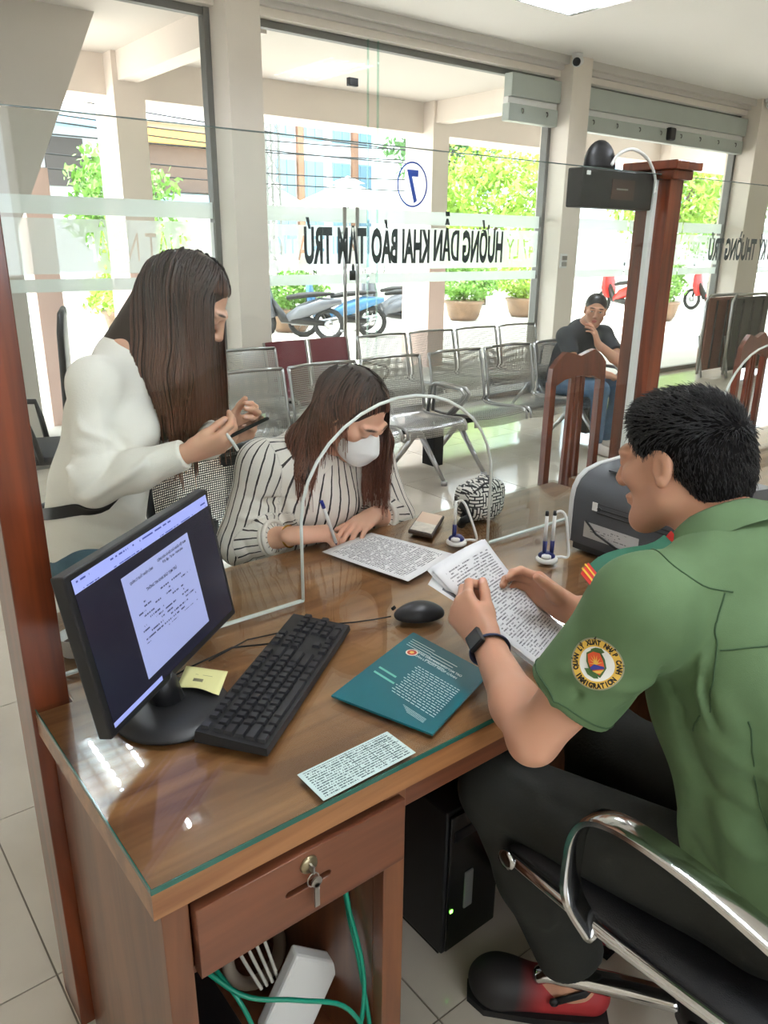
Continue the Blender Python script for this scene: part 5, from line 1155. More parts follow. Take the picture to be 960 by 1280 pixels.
def long_hair(S, c, F, sc, n, length, keep, wave=0, c0=(30, 22, 20), c1=(96, 58, 42), seed=1, r=.0026, pull=None, body=None, rad=(.084, .103, .090), ctr=(0, -.016, .036), part=.0, spread=.0):
    """locks that run from the parting over the skull and then hang"""
    g = np.random.default_rng(seed); rad = np.array(rad)*sc; C0 = V3(c)+F@(V3(ctr)*sc); a0, a1 = np.array(srgb(*c0)[:3]), np.array(srgb(*c1)[:3]); made = 0; tries = 0
    while made < n and tries < n*8:
        tries += 1; q = g.normal(size=3); q /= np.linalg.norm(q)
        if q[2] < -.15 and q[1] > -.3: continue
        if q[1] > .72 or (q[1] > .35 and q[2] < .25): continue
        loc = q*rad; L_ = length*g.uniform(.86, 1.05); pts = []; p = loc.copy(); step = .012; gl = F.T@np.array((0, 0, -1.)); sgn = 1 if (q[0] > part) else -1; free = None; ph = g.uniform(0, 6.28); amp = g.uniform(.5, 1.2); tot = 0
        bad = False
        while tot < L_ and len(pts) < 60:
            if free is None:
                nn = p/rad**2; nn /= np.linalg.norm(nn); out = np.array((sgn*.9, -.55, -.1)); dr = gl*.9+out*.55; dr = dr-nn*(dr@nn); l_ = np.linalg.norm(dr)
                wn = F@nn
                if l_ < .2: dr = out-nn*(out@nn); l_ = np.linalg.norm(dr)
                p = p+dr/l_*step; p = p/np.sqrt(((p/rad)**2).sum())*(1+.03*g.random()); pw = C0+F@p
                if wn[2] < .12: free = pw.copy(); vel = F@(dr/l_)*.5
            else:
                vel = vel*.62+np.array((0, 0, -1.))*.38
                if pull is not None: vel = vel+pull*.02
                free = free+vel/np.linalg.norm(vel)*step*1.6; pw = free
                if body is not None:
                    h = body.find_nearest(Vector(pw), .05)
                    if h[0] is not None:
                        dd = (Vector(pw)-h[0]).dot(h[1])
                        if dd < .006: pw = np.array(h[0]+h[1]*.008); free = pw.copy()
                tot_ = tot/L_
                pw = pw+F[:, 0]*math.sin(ph+tot*38)*wave*amp*tot_*1.2+F[:, 1]*math.cos(ph+tot*33)*wave*amp*tot_
            lp = F.T@(pw-C0)/sc
            if keep(lp): bad = True; break
            tot += step*(1 if free is None else 1.6); pts.append(pw)
        if bad or len(pts) < 8: continue
        v = g.uniform(.75, 1.2); S.add(pts, r*g.uniform(.8, 1.3), r*.35, a0*v, a1*v, 4, .7); made += 1
    return S
# ================================================================ PEOPLE
# ---------------------------------------------------------------- the officer
SK = (206, 154, 126)
off = thing('person', (1.14, .4, 0), 'person in green short-sleeved uniform shirt seated in the chrome chair, reading papers', 'person')
hc = V3(1.137, .652, 1.190); HF = frame((-.06, .98, -.20), (.02, 0, 1)); C7 = V3(1.118, .54, 1.08)
Lsh, Rsh, Lel, Rel, Lwr, Rwr = V3(.925, .555, 1.025), V3(1.275, .575, 1.03), V3(.818, .650, .80), V3(1.378, .735, .83), V3(.934, .868, .836), V3(1.190, .882, .818)
B = Sculpt()
og = head(B, hc, HF, .97, SK, (184, 124, 104), male=True, neck_to=C7, lip=.2, ear=.84)
B.cone(C7, (1.11, .50, .95), .065, .13, .05, ((0, 1, .2), 1.4)); B.cone((1.11, .50, .95), (1.13, .38, .56), .13, .13, .04, ((0, 1, .2), 1.4))
for sh, el, wr in ((Lsh, Lel, Lwr), (Rsh, Rel, Rwr)):
    B.cone(C7-V3(0, 0, .04), sh, .05, .052, .04); B.cone(sh, sh*.45+el*.55, .052, .046, .03); B.cone(sh*.45+el*.55, el, .046, .037, .02)
    mid = el*.68+wr*.32; B.cone(el, mid, .037, .0405, .02); B.cone(mid, wr, .0405, .027, .02)
hand(B, Lwr, (.02, .85, .50), (.88, .05, -.30), True, ((44, 58, 30), (50, 60, 32), (54, 62, 34), (56, 62, 34)), 1.0, ((.28, .86, .42), 8))
hand(B, Rwr, (-.36, .82, .42), (-.88, -.30, -.12), False, ((28, 40, 24), (30, 44, 26), (34, 46, 28), (36, 46, 28)), 1.0, ((.55, .62, .55), 10))
body = mkobj('body', B.mesh('body', .0027, SK), M_skin, off)
# short dark hair: solid cap plus thousands of short hairs
Hs = Sculpt(); Hs.ell(og(0, -.016, .038), (.0765, .0935, .082), HF, .01); Hs.ell(og(0, .030, .082), (.056, .044, .027), HF, .03); Hs.ell(og(0, -.07, -.015), (.068, .045, .065), HF, .03)
Hs.ell(og(0, .118, -.022), (.095, .068, .094), HF, .012, 'sub'); Hs.half(og(0, -.06, -.078), HF@V3(0, .25, -1), .012)
for s in (-1, 1): Hs.ell(og(s*.088, .004, -.012), (.03, .030, .044), HF, .012, 'sub'); Hs.ell(og(s*.09, .05, -.045), (.045, .05, .06), HF, .015, 'sub')
hm = Hs.mesh('hair', .0035, (20, 18, 18)); mkobj('hair', hm, colmat('hair_matt', .9, 0, 0, spec=.08), off)
g_ = np.random.default_rng(11); st_ = Strands(); vco = np.array([v.co for v in hm.vertices]); vno = np.array([v.normal for v in hm.vertices]); loc = (vco-hc)@HF
ok = np.where(loc[:, 2] > -.085)[0]
for i in g_.choice(ok, 9500):
    l = loc[i]; wq = min(1, max(0, (l[2]-.01)/.08)); flow = HF@unit(V3(l[0]*2, .8*wq-.1*(1-wq), .25*wq-.9*(1-wq))); nn = vno[i]; flow = unit(flow-nn*(flow@nn)); d = unit(nn*(.42 if l[2] > .05 else .30)+flow*.9+g_.normal(size=3)*.24); L_ = g_.uniform(.009, .018)*(1.2 if l[2] > .05 else .7)
    p = vco[i]-nn*.001; c_ = np.array(srgb(*((20, 18, 18) if g_.random() < .95 else (46, 43, 42)))[:3]); st_.add([p, p+d*L_*.55, p+unit(d+flow*.35)*L_], .0010, .0003, c_, c_, 3)
mkobj('hair_strands', st_.mesh('hair_strands'), M_hair, off)['kind'] = 'stuff'
# green uniform shirt
M_grn = mat('uniform_green', (88, 114, 76), .8, var=.04, scale=30, bump=.12, bscale=700); M_grd = mat('uniform_seam', (58, 86, 54), .8)
fw = V3(-.06, 1, .25)
T = Sculpt()
for sh, el in ((Lsh, Lel), (Rsh, Rel)):
    T.cone(C7-V3(0, .005, .035), sh+V3(0, 0, .005), .062, .070, .05); e2 = sh*.34+el*.66; T.cone(sh, e2, .076, .071, .045); T.half(e2, el-sh, .004, .13)
T.cone((1.145, .355, .535), (1.135, .40, .70), .176, .172, .03, (fw, 1.30)); T.cone((1.135, .40, .70), (1.115, .48, .90), .172, .172, .03, (fw, 1.30)); T.cone((1.115, .48, .90), (1.105, .525, 1.0), .170, .15, .03, (fw, 1.38))
T.ell((1.19, .44, .93), (.095, .075, .12), None, .05); T.ell((1.03, .43, .93), (.095, .075, .12), None, .05)
T.cone(C7+V3(0, -.002, -.03), C7+V3(.003, .012, .0), .070, .060, .03)
T.half((1.14, .36, .520), (.1, -.18, -1), .006)
tf = [((.90, .50, .95), (.99, .40, .62), .018, -.006), ((1.00, .44, .93), (1.02, .28, .60), .016, .008), ((.955, .44, .88), (1.08, .30, .74), .014, .006), ((.94, .47, .80), (1.10, .26, .68), .012, -.006), ((1.03, .41, .95), (1.06, .33, .86), .006, -.010), ((.96, .42, .74), (1.16, .22, .60), .014, .007), ((.95, .46, .66), (1.05, .3, .555), .012, -.006),
      ((.86, .56, .90), (.95, .50, .92), .010, -.005), ((.85, .60, .93), (.93, .50, .98), .010, .004), ((.90, .52, .99), (.92, .49, .86), .007, -.005), ((1.08, .30, .9), (1.12, .22, .66), .016, -.005), ((.93, .5, .72), (.95, .52, .56), .014, .006)]
tf += [((.965, .36, .80), (1.13, .21, .62), .018, .012), ((.97, .34, .70), (1.12, .22, .56), .016, -.010), ((1.0, .31, .90), (1.10, .23, .74), .020, .010), ((.955, .40, .92), (.985, .34, .70), .016, -.010), ((.87, .60, .90), (.80, .57, .93), .006, -.005), ((.86, .62, .87), (.79, .60, .90), .006, .005), ((.95, .47, .99), (.965, .44, .90), .005, .005), ((.93, .46, .97), (.945, .43, .90), .005, -.005)]
tf = [(p, q, w*1.25, h*1.7) for p, q, w, h in tf]
shirt_me = T.mesh('shirt', .004, folds=tf, smooth=2); shirt = mkobj('shirt', shirt_me, M_grn, off)
bs = bvh_of(shirt_me)
# collar
cl = MB(); rings = []
nk = unit(hc+HF@V3(0, -.022, -.06)-C7); cr_, cf_ = unit(np.cross(nk, V3(0, 1, 0)))*-1, None; cf_ = np.cross(nk, cr_)*-1
for (h, r, o) in ((-.002, .096, 0), (.022, .088, 0), (.050, .0755, 0), (.054, .0725, 0), (.048, .0695, 0), (.010, .070, 0)):
    rings.append([C7+nk*(h-.002)+cr_*(math.sin(a)*r)+cf_*(math.cos(a)*r*1.05)-nk*.012*max(0, math.cos(a)) for a in np.linspace(0, math.tau, 37)[:-1]])
k = 36; cl.add([p for r in rings for p in r], [(i*k+j, i*k+(j+1) % k, (i+1)*k+(j+1) % k, (i+1)*k+j) for i in range(5) for j in range(k)]); cl.build('collar', M_grn, shirt, True)
# stitching, shoulder strap and red tabs
for pts in ([(.985, .475, 1.065), (.945, .455, 1.03), (.93, .445, .98), (.935, .44, .93), (.945, .46, .87)], [(.975, .585, 1.09), (.93, .53, 1.085), (.985, .46, 1.075)], [(.93, .445, 1.01), (1.0, .41, 1.005), (1.1, .40, 1.01), (1.2, .41, 1.02), (1.29, .45, 1.03)], [(1.02, .40, 1.0), (1.03, .36, .92), (1.02, .33, .82)], [(.97, .42, .92), (.99, .36, .76), (1.0, .30, .6)]): seam(bs, pts, 'seam', M_grd, shirt)
eh = Lsh*.385+Lel*.615; du = unit(Lel-Lsh); pa = unit(np.cross(du, V3(0, 0, 1))); pb = np.cross(du, pa)
seam(bs, [eh+pa*.1*math.cos(a)+pb*.1*math.sin(a) for a in np.linspace(0, math.tau, 25)], 'sleeve_hem', M_grd, shirt, sub=2)
M_gst = mat('strap_green', (16, 92, 66), .6); M_red = mat('tab_red', (206, 40, 30), .5); M_gold = mat('tab_gold', (232, 186, 60), .4)
def strap(pts, w, m, name, lift, th=.003):
    out = []
    for p in smooth_path(pts, 6): h = bs.find_nearest(p); out.append(h[0]+h[1].normalized()*lift)
    return ribbon(out, (.35, .9, .25), w, th).build(name, m, shirt, 'auto')
sp0, sp1 = V3(.875, .645, 1.07), V3(1.03, .625, 1.12)
strap([sp0*(1-u)+sp1*u for u in (0, .25, .5, .75, 1)], .030, M_gst, 'shoulder_strap', .004); strap([sp0*(1-u)+sp1*u for u in (-.03, .06, .14)], .033, M_red, 'strap_tip', .0062); strap([sp0*(1-u)+sp1*u for u in (.03, .05)], .034, M_gold, 'strap_bar', .0085); strap([sp0*(1-u)+sp1*u for u in (.09, .11)], .034, M_gold, 'strap_bar', .0085)
ct = C7+V3(-.066, .060, .012); MB().obox(ct, (.003, .010, .004), (-.003, .003, -.007), (-.0015, .0004, .001), .0003).build('collar_tab', M_red, shirt)
# embroidered sleeve patch
pc0 = Vector(V3(*(Lsh*.60+Lel*.40))); view = Vector((-.66, -.50, .42)).normalized()
hit = bs.ray_cast(pc0+view*.3+Vector((-.006, .002, .006)), -view); pn = hit[1].normalized() if hit[1].dot(view) > 0 else -hit[1].normalized(); PC = hit[0]
pu = Vector((-.30, .25, .9)); pu = (pu-pn*pu.dot(pn)).normalized(); px_ = pu.cross(pn).normalized()
def onp(x, y, lift): return drape(bs, PC+px_*x+pu*y+pn*.05, -pn, lift)
def patch_disc(name, r0, r1, m, lift, th=48):
    vs, fs = [], []; rr_ = np.linspace(r0, r1, max(2, int((r1-r0)/.004)+2)); k = th
    for r in rr_: vs += [onp(r*math.cos(a), r*math.sin(a), lift) for a in np.linspace(0, math.tau, k+1)[:-1]]
    fs = [(i*k+j, i*k+(j+1) % k, (i+1)*k+(j+1) % k, (i+1)*k+j) for i in range(len(rr_)-1) for j in range(k)]
    o = MB().add(vs, fs).build(name, m, patch, True); return o
patch = shirt
PR = .0365; M_py = mat('patch_gold', (226, 182, 74), .7, bump=.3, bscale=900); M_pw = mat('patch_white', (232, 230, 222), .7, bump=.2, bscale=900); M_pk = mat('patch_black', (40, 34, 22), .8); M_ps = mat('patch_rim', (150, 146, 120), .6); M_pgn = mat('patch_green', (70, 100, 50), .7); M_prd = mat('patch_red', (214, 84, 40), .7); M_pb = mat('patch_blue', (50, 50, 130), .7)
patch_disc('rim', PR*.94, PR, M_ps, .0016); patch_disc('gold_ring', PR*.66, PR*.94, M_py, .0017); patch_disc('white_field', .0005, PR*.66, M_pw, .0017)
def pmesh(poly, name, m, lift):
    MB().add([onp(x*PR, y*PR, lift) for x, y in poly], [tuple(range(len(poly)))]).build(name, m, patch)
pmesh([(-.08, .58), (.12, .62), (.34, .56), (.42, .40), (.1, .34), (-.12, .42)], 'emblem_leaf', M_pgn, .0026); pmesh([(-.50, -.10), (-.42, -.34), (-.22, -.52), (-.05, -.56), (-.10, -.36), (-.30, -.12)], 'emblem_leaf', M_pgn, .0026)
pmesh([(-.28, .46), (0, .56), (.28, .46), (.36, .15), (.32, -.20), (.12, -.42), (0, -.54), (-.12, -.42), (-.32, -.20), (-.36, .15)], 'shield_border', M_pgn, .0030)
pmesh([(-.24, .40), (0, .48), (.24, .40), (.28, .12), (.26, -.16), (.10, -.34), (0, -.44), (-.10, -.34), (-.26, -.16), (-.28, .12)], 'shield', M_prd, .0038)
for a in np.linspace(.1, math.pi-.1, 7): pmesh([(.03*math.sin(a), .02-.03*math.cos(a)), (.26*math.cos(a), .02+.36*math.sin(a)), (-.03*math.sin(a), .02+.03*math.cos(a))], 'shield_ray', M_py, .0044)
pmesh([(-.26, -.10), (-.08, .02), (.10, -.06), (.26, -.12), (.24, -.20), (-.24, -.20)], 'shield_band', M_pb, .0048); pmesh([(-.22, -.24), (.22, -.24), (.06, -.36), (-.06, -.36)], 'shield_foot', M_py, .0048)
def ring_text(s, a_mid, span, flip, name):
    n = len(s); vs, fs = [], []
    for i, ch in enumerate(s):
        if ch == ' ': continue
        a = a_mid+(span/2-span*i/(n-1))*(1 if not flip else -1); me = text_mesh(ch, .0095, .0006); c, s_ = math.cos(a), math.sin(a); rb_ = PR*.735 if not flip else PR*.905; tx, ty = (s_, -c) if not flip else (-s_, c); rx, ry = (c, s_) if not flip else (-c, -s_); o = len(vs)
        for v in me.vertices: vs.append(onp(c*rb_+tx*v.co.x*.8+rx*v.co.y, s_*rb_+ty*v.co.x*.8+ry*v.co.y, .0021))
        fs += [tuple(o+k for k in p.vertices) for p in me.polygons]; bpy.data.meshes.remove(me)
    MB().add(vs, fs).build(name, M_pk, patch)
ring_text('QUẢN LÝ XUẤT NHẬP CẢNH', math.radians(75), math.radians(215), False, 'lettering'); ring_text('IMMIGRATION', math.radians(252), math.radians(100), True, 'lettering')
# watch
wd = unit(Lwr-Lel); wcn = Lwr-wd*.018; wu_ = unit(np.cross(wd, V3(0, 0, 1))); wv_ = np.cross(wu_, wd)
wt = thing('wrist_watch', wcn, 'dark wrist watch with navy strap on the arm of the officer', 'watch')
MB().tube([wcn+wu_*.0335*math.cos(a)+wv_*.0305*math.sin(a) for a in np.linspace(0, math.tau, 33)[:-1]], .010, 8, closed=True, flat=(.22, 1)).build('strap', mat('strap_navy', (42, 52, 84), .6), wt, True)
wp = wcn-wu_*.026-wv_*(-.020)
wn_ = unit(-wu_*.8+wv_*.6); wp = wcn+wn_*.035
MB().obox(wp, wd*.020, np.cross(wn_, wd)*.017, wn_*.005, .003).build('case', M_blackm, wt); MB().obox(wp+wn_*.0052, wd*.017, np.cross(wn_, wd)*.014, wn_*.0006).build('face', mat('watch_face', (14, 16, 22), .08), wt)
# trousers, belt, feet, clogs
M_tr = mat('trouser_cloth', (36, 37, 33), .85, var=.08, scale=20, bump=.2, bscale=200)
Lh, Rh, Lk, Rk, La, Ra = V3(1.06, .37, .545), V3(1.22, .37, .545), V3(.948, .825, .535), V3(1.23, .80, .545), V3(1.065, .705, .145), V3(1.27, .80, .145)
R_ = Sculpt(); R_.ell((1.14, .34, .555), (.172, .125, .10), None, .04)
for h, kk, a in ((Lh, Lk, La), (Rh, Rk, Ra)): R_.cone(h, kk, .092, .072, .05); R_.cone(kk, kk*.5+a*.5, .072, .075, .03); R_.cone(kk*.5+a*.5, a, .075, .070, .03); R_.half(a+V3(0, 0, -.01), a-kk, .004, .13)
R_.half((1.14, .36, .66), (0, 0, 1), .01, .3)
trf = [((.93, .70, .60), (1.0, .5, .58), .014, -.009), ((.93, .72, .61), (.94, .88, .57), .014, .009), ((.90, .76, .50), (1.0, .80, .44), .014, -.012), ((.92, .75, .45), (1.02, .78, .40), .014, .012), ((.96, .52, .63), (1.04, .42, .62), .012, .006), ((.95, .68, .34), (1.03, .76, .28), .014, .007), ((1.0, .64, .28), (1.08, .72, .22), .012, -.006)]
mkobj('trousers', R_.mesh('trousers', .0045, folds=trf, smooth=2), M_tr, off)
for s, (a, nm) in enumerate(((La, 'left'), (Ra, 'right'))):
    tdv = unit(V3(-.66, .66, 0) if s == 0 else V3(-.05, 1, 0)); sd_ = V3(-tdv[1], tdv[0], 0); toe = V3(a[0], a[1], .045)+tdv*.14; heel = V3(a[0], a[1], .045)-tdv*.05
    Fm = np.stack([sd_, tdv, V3(0, 0, 1)], 1)
    f_ = Sculpt(); f_.cone(a+V3(0, 0, .04), V3(a[0], a[1], .075), .038, .040, .02); f_.cone(V3(a[0], a[1], .06)-tdv*.03, toe+V3(0, 0, -.005), .036, .030, .03, (V3(0, 0, 1), 1.15)); mkobj('foot', f_.mesh('foot', .004, SK), M_skin, off)
    cg = Sculpt(); cg.cone(heel-V3(0, 0, .008), toe-V3(0, 0, .008), .043, .050, .03, (V3(0, 0, 1), 1.05)); cg.ell(toe+V3(0, 0, .005), (.050, .062, .040), Fm, .03); cg.ell(V3(a[0], a[1], .095)-tdv*.0, (.036, .062, .055), Fm, .012, 'sub'); cg.half(V3(a[0], a[1], .004), (0, 0, -1), .004)
    cg.dots(toe+tdv*.01, (.09, .09, .09), (40, 38, 38), None, .25)
    co_ = mkobj('clog', cg.mesh('clog', .0035, (166, 46, 48)), colmat('clog_rubber', .6), off)
    MB().tube([V3(a[0], a[1], .06)+sd_*.05+tdv*.03, V3(a[0], a[1], .085)+sd_*.045-tdv*.03, V3(a[0], a[1], .09)-tdv*.075, V3(a[0], a[1], .085)-sd_*.045-tdv*.03, V3(a[0], a[1], .06)-sd_*.05+tdv*.03], .008, 8, flat=(1.2, .5)).build('heel_strap', M_rubber, co_, True)
    for q in (-1, 1): MB().lathe(V3(a[0], a[1], .062)+sd_*q*.052+tdv*.03, [(.008, -.004), (.010, 0), (.008, .004)], 12, tuple(sd_)).build('rivet', M_black, co_, True)
    MB().prism([(-.05, -.085), (.05, -.085), (.056, .06), (.050, .17), (.02, .205), (-.02, .205), (-.050, .17), (-.056, .06)], V3(a[0], a[1], .0), sd_, tdv, (0, 0, .016)).build('sole', M_rubber, co_)
# ---------------------------------------------------------------- the standing woman
SW = (222, 172, 146)
sw = thing('person', (.64, 1.98, 0), 'person with long brown hair in a white top and jeans, standing with a phone', 'person')
whc = V3(.872, 1.884, 1.378); WF = frame((.66, -.60, -.72), (.45, -.35, 1)); wnk = V3(.735, 1.985, 1.245)
wRs, wLs, wRe, wLe, wRw, wLw = V3(.615, 1.895, 1.195), V3(.835, 2.085, 1.195), V3(.565, 1.832, .965), V3(.90, 1.99, .99), V3(.748, 1.672, 1.052), V3(.86, 1.72, 1.065)
B = Sculpt(); wg = head(B, whc, WF, .95, SW, (196, 116, 106), male=False, neck_to=wnk)
wfw = V3(.67, -.74, .15)
B.cone(wnk, (.70, 1.99, 1.10), .05, .10, .05, (wfw, 1.4)); B.cone((.70, 1.99, 1.10), (.62, 1.97, .80), .10, .115, .05, (wfw, 1.3))
for sh, el, wr in ((wRs, wRe, wRw), (wLs, wLe, wLw)):
    B.cone(wnk-V3(0, 0, .06), sh, .03, .036, .03); B.cone(sh, el, .038, .034, .03); B.cone(el, el*.6+wr*.4, .034, .034, .02); B.cone(el*.6+wr*.4, wr, .034, .0225, .02)
hand(B, wRw, (.80, -.45, .28), (.25, .75, .55), False, ((30, 45, 25), (36, 50, 28), (42, 52, 30), (22, 30, 18)), .90, ((.15, .90, .35), 6))
hand(B, wLw, (.60, -.55, .35), (-.55, -.55, .6), True, ((40, 50, 30), (44, 52, 30), (46, 54, 30), (46, 54, 30)), .90, ((.4, .8, .4), 15))
mkobj('body', B.mesh('body', .003, SW), M_skin, sw)
M_top = mat('white_knit', (248, 243, 234), .8, var=.02, scale=20, bump=.2, bscale=220)
T = Sculpt()
for sh, el, wr in ((wRs, wRe, wRw), (wLs, wLe, wLw)):
    T.cone(wnk-V3(0, 0, .045), sh, .045, .058, .05); T.cone(sh, el, .060, .050, .04); T.cone(el, el*.55+wr*.45, .050, .047, .03); T.cone(el*.55+wr*.45, wr-(wr-el)*.04, .047, .036, .03); T.half(wr-(wr-el)*.06, wr-el, .003, .10)
T.cone((.592, 1.985, .765), (.622, 1.982, .90), .152, .134, .04, (wfw, 1.22)); T.cone((.622, 1.982, .90), (.69, 1.98, 1.08), .128, .140, .04, (wfw, 1.2)); T.cone((.69, 1.98, 1.08), (.725, 1.985, 1.17), .138, .11, .04, (wfw, 1.3))
T.ell(V3(.70, 1.975, 1.06)+wfw*.07+V3(-.06, -.055, 0), (.060, .060, .062), None, .04); T.ell(V3(.70, 1.975, 1.06)+wfw*.07+V3(.06, .055, 0), (.060, .060, .062), None, .04)
T.cone(wnk+V3(-.012, .012, -.07), wnk+V3(-.012, .014, -.004), .074, .062, .03); T.half((.61, 1.96, .745), (-.1, .05, -1), .006); T.ell(wnk+V3(.05, -.05, .05), (.060, .060, .070), None, .012, 'sub')
sf = [((.50, 1.82, 1.0), (.60, 1.86, .99), .010, .006), ((.52, 1.80, .96), (.62, 1.78, 1.02), .009, -.005), ((.54, 1.80, .95), (.66, 1.73, 1.02), .009, .006), ((.50, 1.85, 1.05), (.58, 1.84, 1.03), .01, -.005), ((.55, 1.84, 1.12), (.60, 1.84, 1.06), .010, .005), ((.60, 1.86, 1.1), (.68, 1.86, 1.02), .012, -.006), ((.60, 1.86, .90), (.70, 1.86, .84), .014, .007), ((.55, 1.90, .86), (.68, 1.85, .80), .014, -.006), ((.54, 1.9, .82), (.66, 1.85, .77), .012, .006), ((.62, 1.75, 1.0), (.70, 1.70, 1.05), .008, .004)]
wt_me = T.mesh('top', .0042, folds=[(p, q, w*1.2, h*1.8) for p, q, w, h in sf], smooth=2); wtop = mkobj('top', wt_me, M_top, sw); bw = bvh_of(wt_me)
M_jean = mat('blue_denim', (84, 112, 128), .85, var=.18, scale=25, bump=.3, bscale=300)
J = Sculpt(); J.ell((.592, 1.985, .755), (.140, .125, .10), None, .03)
for h, kk, a in ((V3(.555, 1.92, .74), V3(.57, 1.90, .44), V3(.56, 1.93, .09)), (V3(.675, 2.02, .74), V3(.70, 2.0, .44), V3(.69, 2.03, .09))): J.cone(h, kk, .088, .062, .04); J.cone(kk, a, .062, .045, .03)
mkobj('jeans', J.mesh('jeans', .005, smooth=2), M_jean, sw)
for x, y in ((.56, 1.93), (.69, 2.03)):
    sh_ = Sculpt(); sh_.cone((x-.02, y+.02, .035), (x+.11, y-.11, .028), .036, .034, .03); sh_.cone((x, y, .05), (x, y, .09), .036, .034, .02); sh_.half((x, y, .004), (0, 0, -1), .003); mkobj('shoe', sh_.mesh('shoe', .005, (214, 210, 204)), colmat('shoe_canvas', .7), sw)
# black under-layer and bag strap
def band(bvh, pts, w, m, name, parent, lift=.003, th=.0025):
    vs = []; P_ = smooth_path(pts, 8); hs = [bvh.find_nearest(p) for p in P_]
    for i, h in enumerate(hs):
        n_ = h[1].normalized(); tg = (hs[min(i+1, len(hs)-1)][0]-hs[max(i-1, 0)][0]).normalized(); wv = n_.cross(tg).normalized()
        for k in (-1, -.33, .33, 1):
            q = bvh.find_nearest(h[0]+wv*(w/2*k)); vs.append(q[0]+q[1].normalized()*lift)
        for k in (1, -1):
            q = bvh.find_nearest(h[0]+wv*(w/2*k)); vs.append(q[0]+q[1].normalized()*(lift-th))
    k = len(hs); return MB().add(vs, [(i*6+j, i*6+(j+1) % 6, (i+1)*6+(j+1) % 6, (i+1)*6+j) for i in range(k-1) for j in range(6)]).build(name, m, parent, 'auto')
band(bw, [(.515, 2.06, .835), (.500, 2.02, .845), (.505, 1.96, .865), (.53, 1.905, .89), (.57, 1.87, .915), (.63, 1.85, .95)], .030, M_black, 'bag_strap', wtop, .005, .004)
# hair
Hs = Sculpt(); Hs.ell(wg(0, -.020, .038), (.0765, .0965, .081), WF, .01); Hs.ell(wg(0, .125, -.010), (.090, .085, .098), WF, .012, 'sub')
Hs.cone(wg(0, -.080, -.01), wnk+V3(-.02, .02, .0), .055, .050, .04); Hs.cone(wg(0, -.06, .0), V3(.785, 1.935, 1.22), .064, .058, .04); Hs.cone(V3(.785, 1.935, 1.22), V3(.775, 1.90, 1.06), .058, .03, .05); Hs.cone(wg(.050, -.03, .0), V3(.800, 1.845, 1.20), .030, .036, .05); Hs.cone(V3(.800, 1.845, 1.20), V3(.788, 1.835, 1.07), .036, .016, .05)
whm = Hs.mesh('hair', .004, (44, 29, 24)); mkobj('hair', whm, M_hair, sw)
kf = lambda p: (p[1] > .050 and -.16 < p[2] < .078 and p[1] < .17 and abs(p[0]) < .058)
st_ = long_hair(Strands(), whc, WF, .95, 900, .46, kf, .0012, (40, 28, 25), (116, 74, 54), 3, .0030, None, bw)
surface_locks(st_, whm, 620, lambda c: ((c-whc)@WF)[:, 2] > -.02, WF, .001, (40, 28, 25), (118, 76, 56), 13, .0030, 40, .06, whc, keep=lambda p: (p[1] > .045 and p[2] < .075 and abs(p[0]) < .066))
mkobj('hair_locks', st_.mesh('hair_locks'), M_hair, sw)['kind'] = 'stuff'
# phone
ph = thing('mobile_phone', (.875, 1.655, 1.09), 'dark mobile phone with a white finger strap in the hands of the standing woman', 'phone')
pd, pn_ = unit(V3(.80, -.42, .42)), unit(V3(-.35, .25, .9)); ps_ = np.cross(pd, pn_); pcn = V3(.868, 1.640, 1.098)
MB().obox(pcn, pd*.072, ps_*.035, pn_*.004, .003).build('case', M_black, ph); MB().obox(pcn+pn_*.0042, pd*.066, ps_*.032, pn_*.0004).build('screen', mat('phone_screen', (20, 22, 28), .1), ph)
MB().tube(smooth_path([pcn+ps_*.038-pd*.035+pn_*.016, pcn+ps_*.044-pd*.03-pn_*.012, pcn+ps_*.030-pd*.03-pn_*.036], 5), .004, 8).build('finger_strap', M_white, ph, True)
# ---------------------------------------------------------------- the seated woman
se = thing('person', (1.13, 1.92, 0), 'person in a white face mask and striped shirt seated at the counter, writing', 'person')
shc = V3(1.222, 1.668, 1.088); SF = frame((.16, -.74, -.62), (.12, -.35, 1)); snk = V3(1.185, 1.765, .985)
sRs, sLs, sRe, sLe, sRw, sLw = V3(1.015, 1.80, .945), V3(1.345, 1.765, .925), V3(.945, 1.815, .735), V3(1.41, 1.73, .73), V3(1.022, 1.640, .789), V3(1.275, 1.655, .785)
B = Sculpt(); sg = head(B, shc, SF, .95, SW, (196, 116, 106), male=False, neck_to=snk)
sfw = V3(.1, -1, .3); B.cone(snk, (1.18, 1.83, .86), .05, .08, .03, (sfw, 1.5)); B.cone((1.18, 1.82, .86), (1.14, 1.95, .55), .10, .12, .05, (sfw, 1.3))
for sh, el, wr in ((sRs, sRe, sRw), (sLs, sLe, sLw)):
    B.cone(snk-V3(0, 0, .03), sh, .04, .042, .04); B.cone(sh, el, .040, .036, .03); B.cone(el, el*.6+wr*.4, .036, .035, .02); B.cone(el*.6+wr*.4, wr, .035, .0235, .02)
hand(B, sRw, (.92, -.28, -.05), (.25, .10, -.95), False, ((42, 48, 30), (48, 56, 35), (52, 58, 38), (55, 58, 38)), .92, ((.42, .82, .30), 20))
hand(B, sLw, (-.86, -.38, -.05), (.0, .08, -1), True, ((14, 22, 14), (14, 24, 14), (16, 24, 16), (20, 24, 16)), .92, ((.45, .85, .10), 8), 6)
mkobj('body', B.mesh('body', .003, SW), M_skin, se)
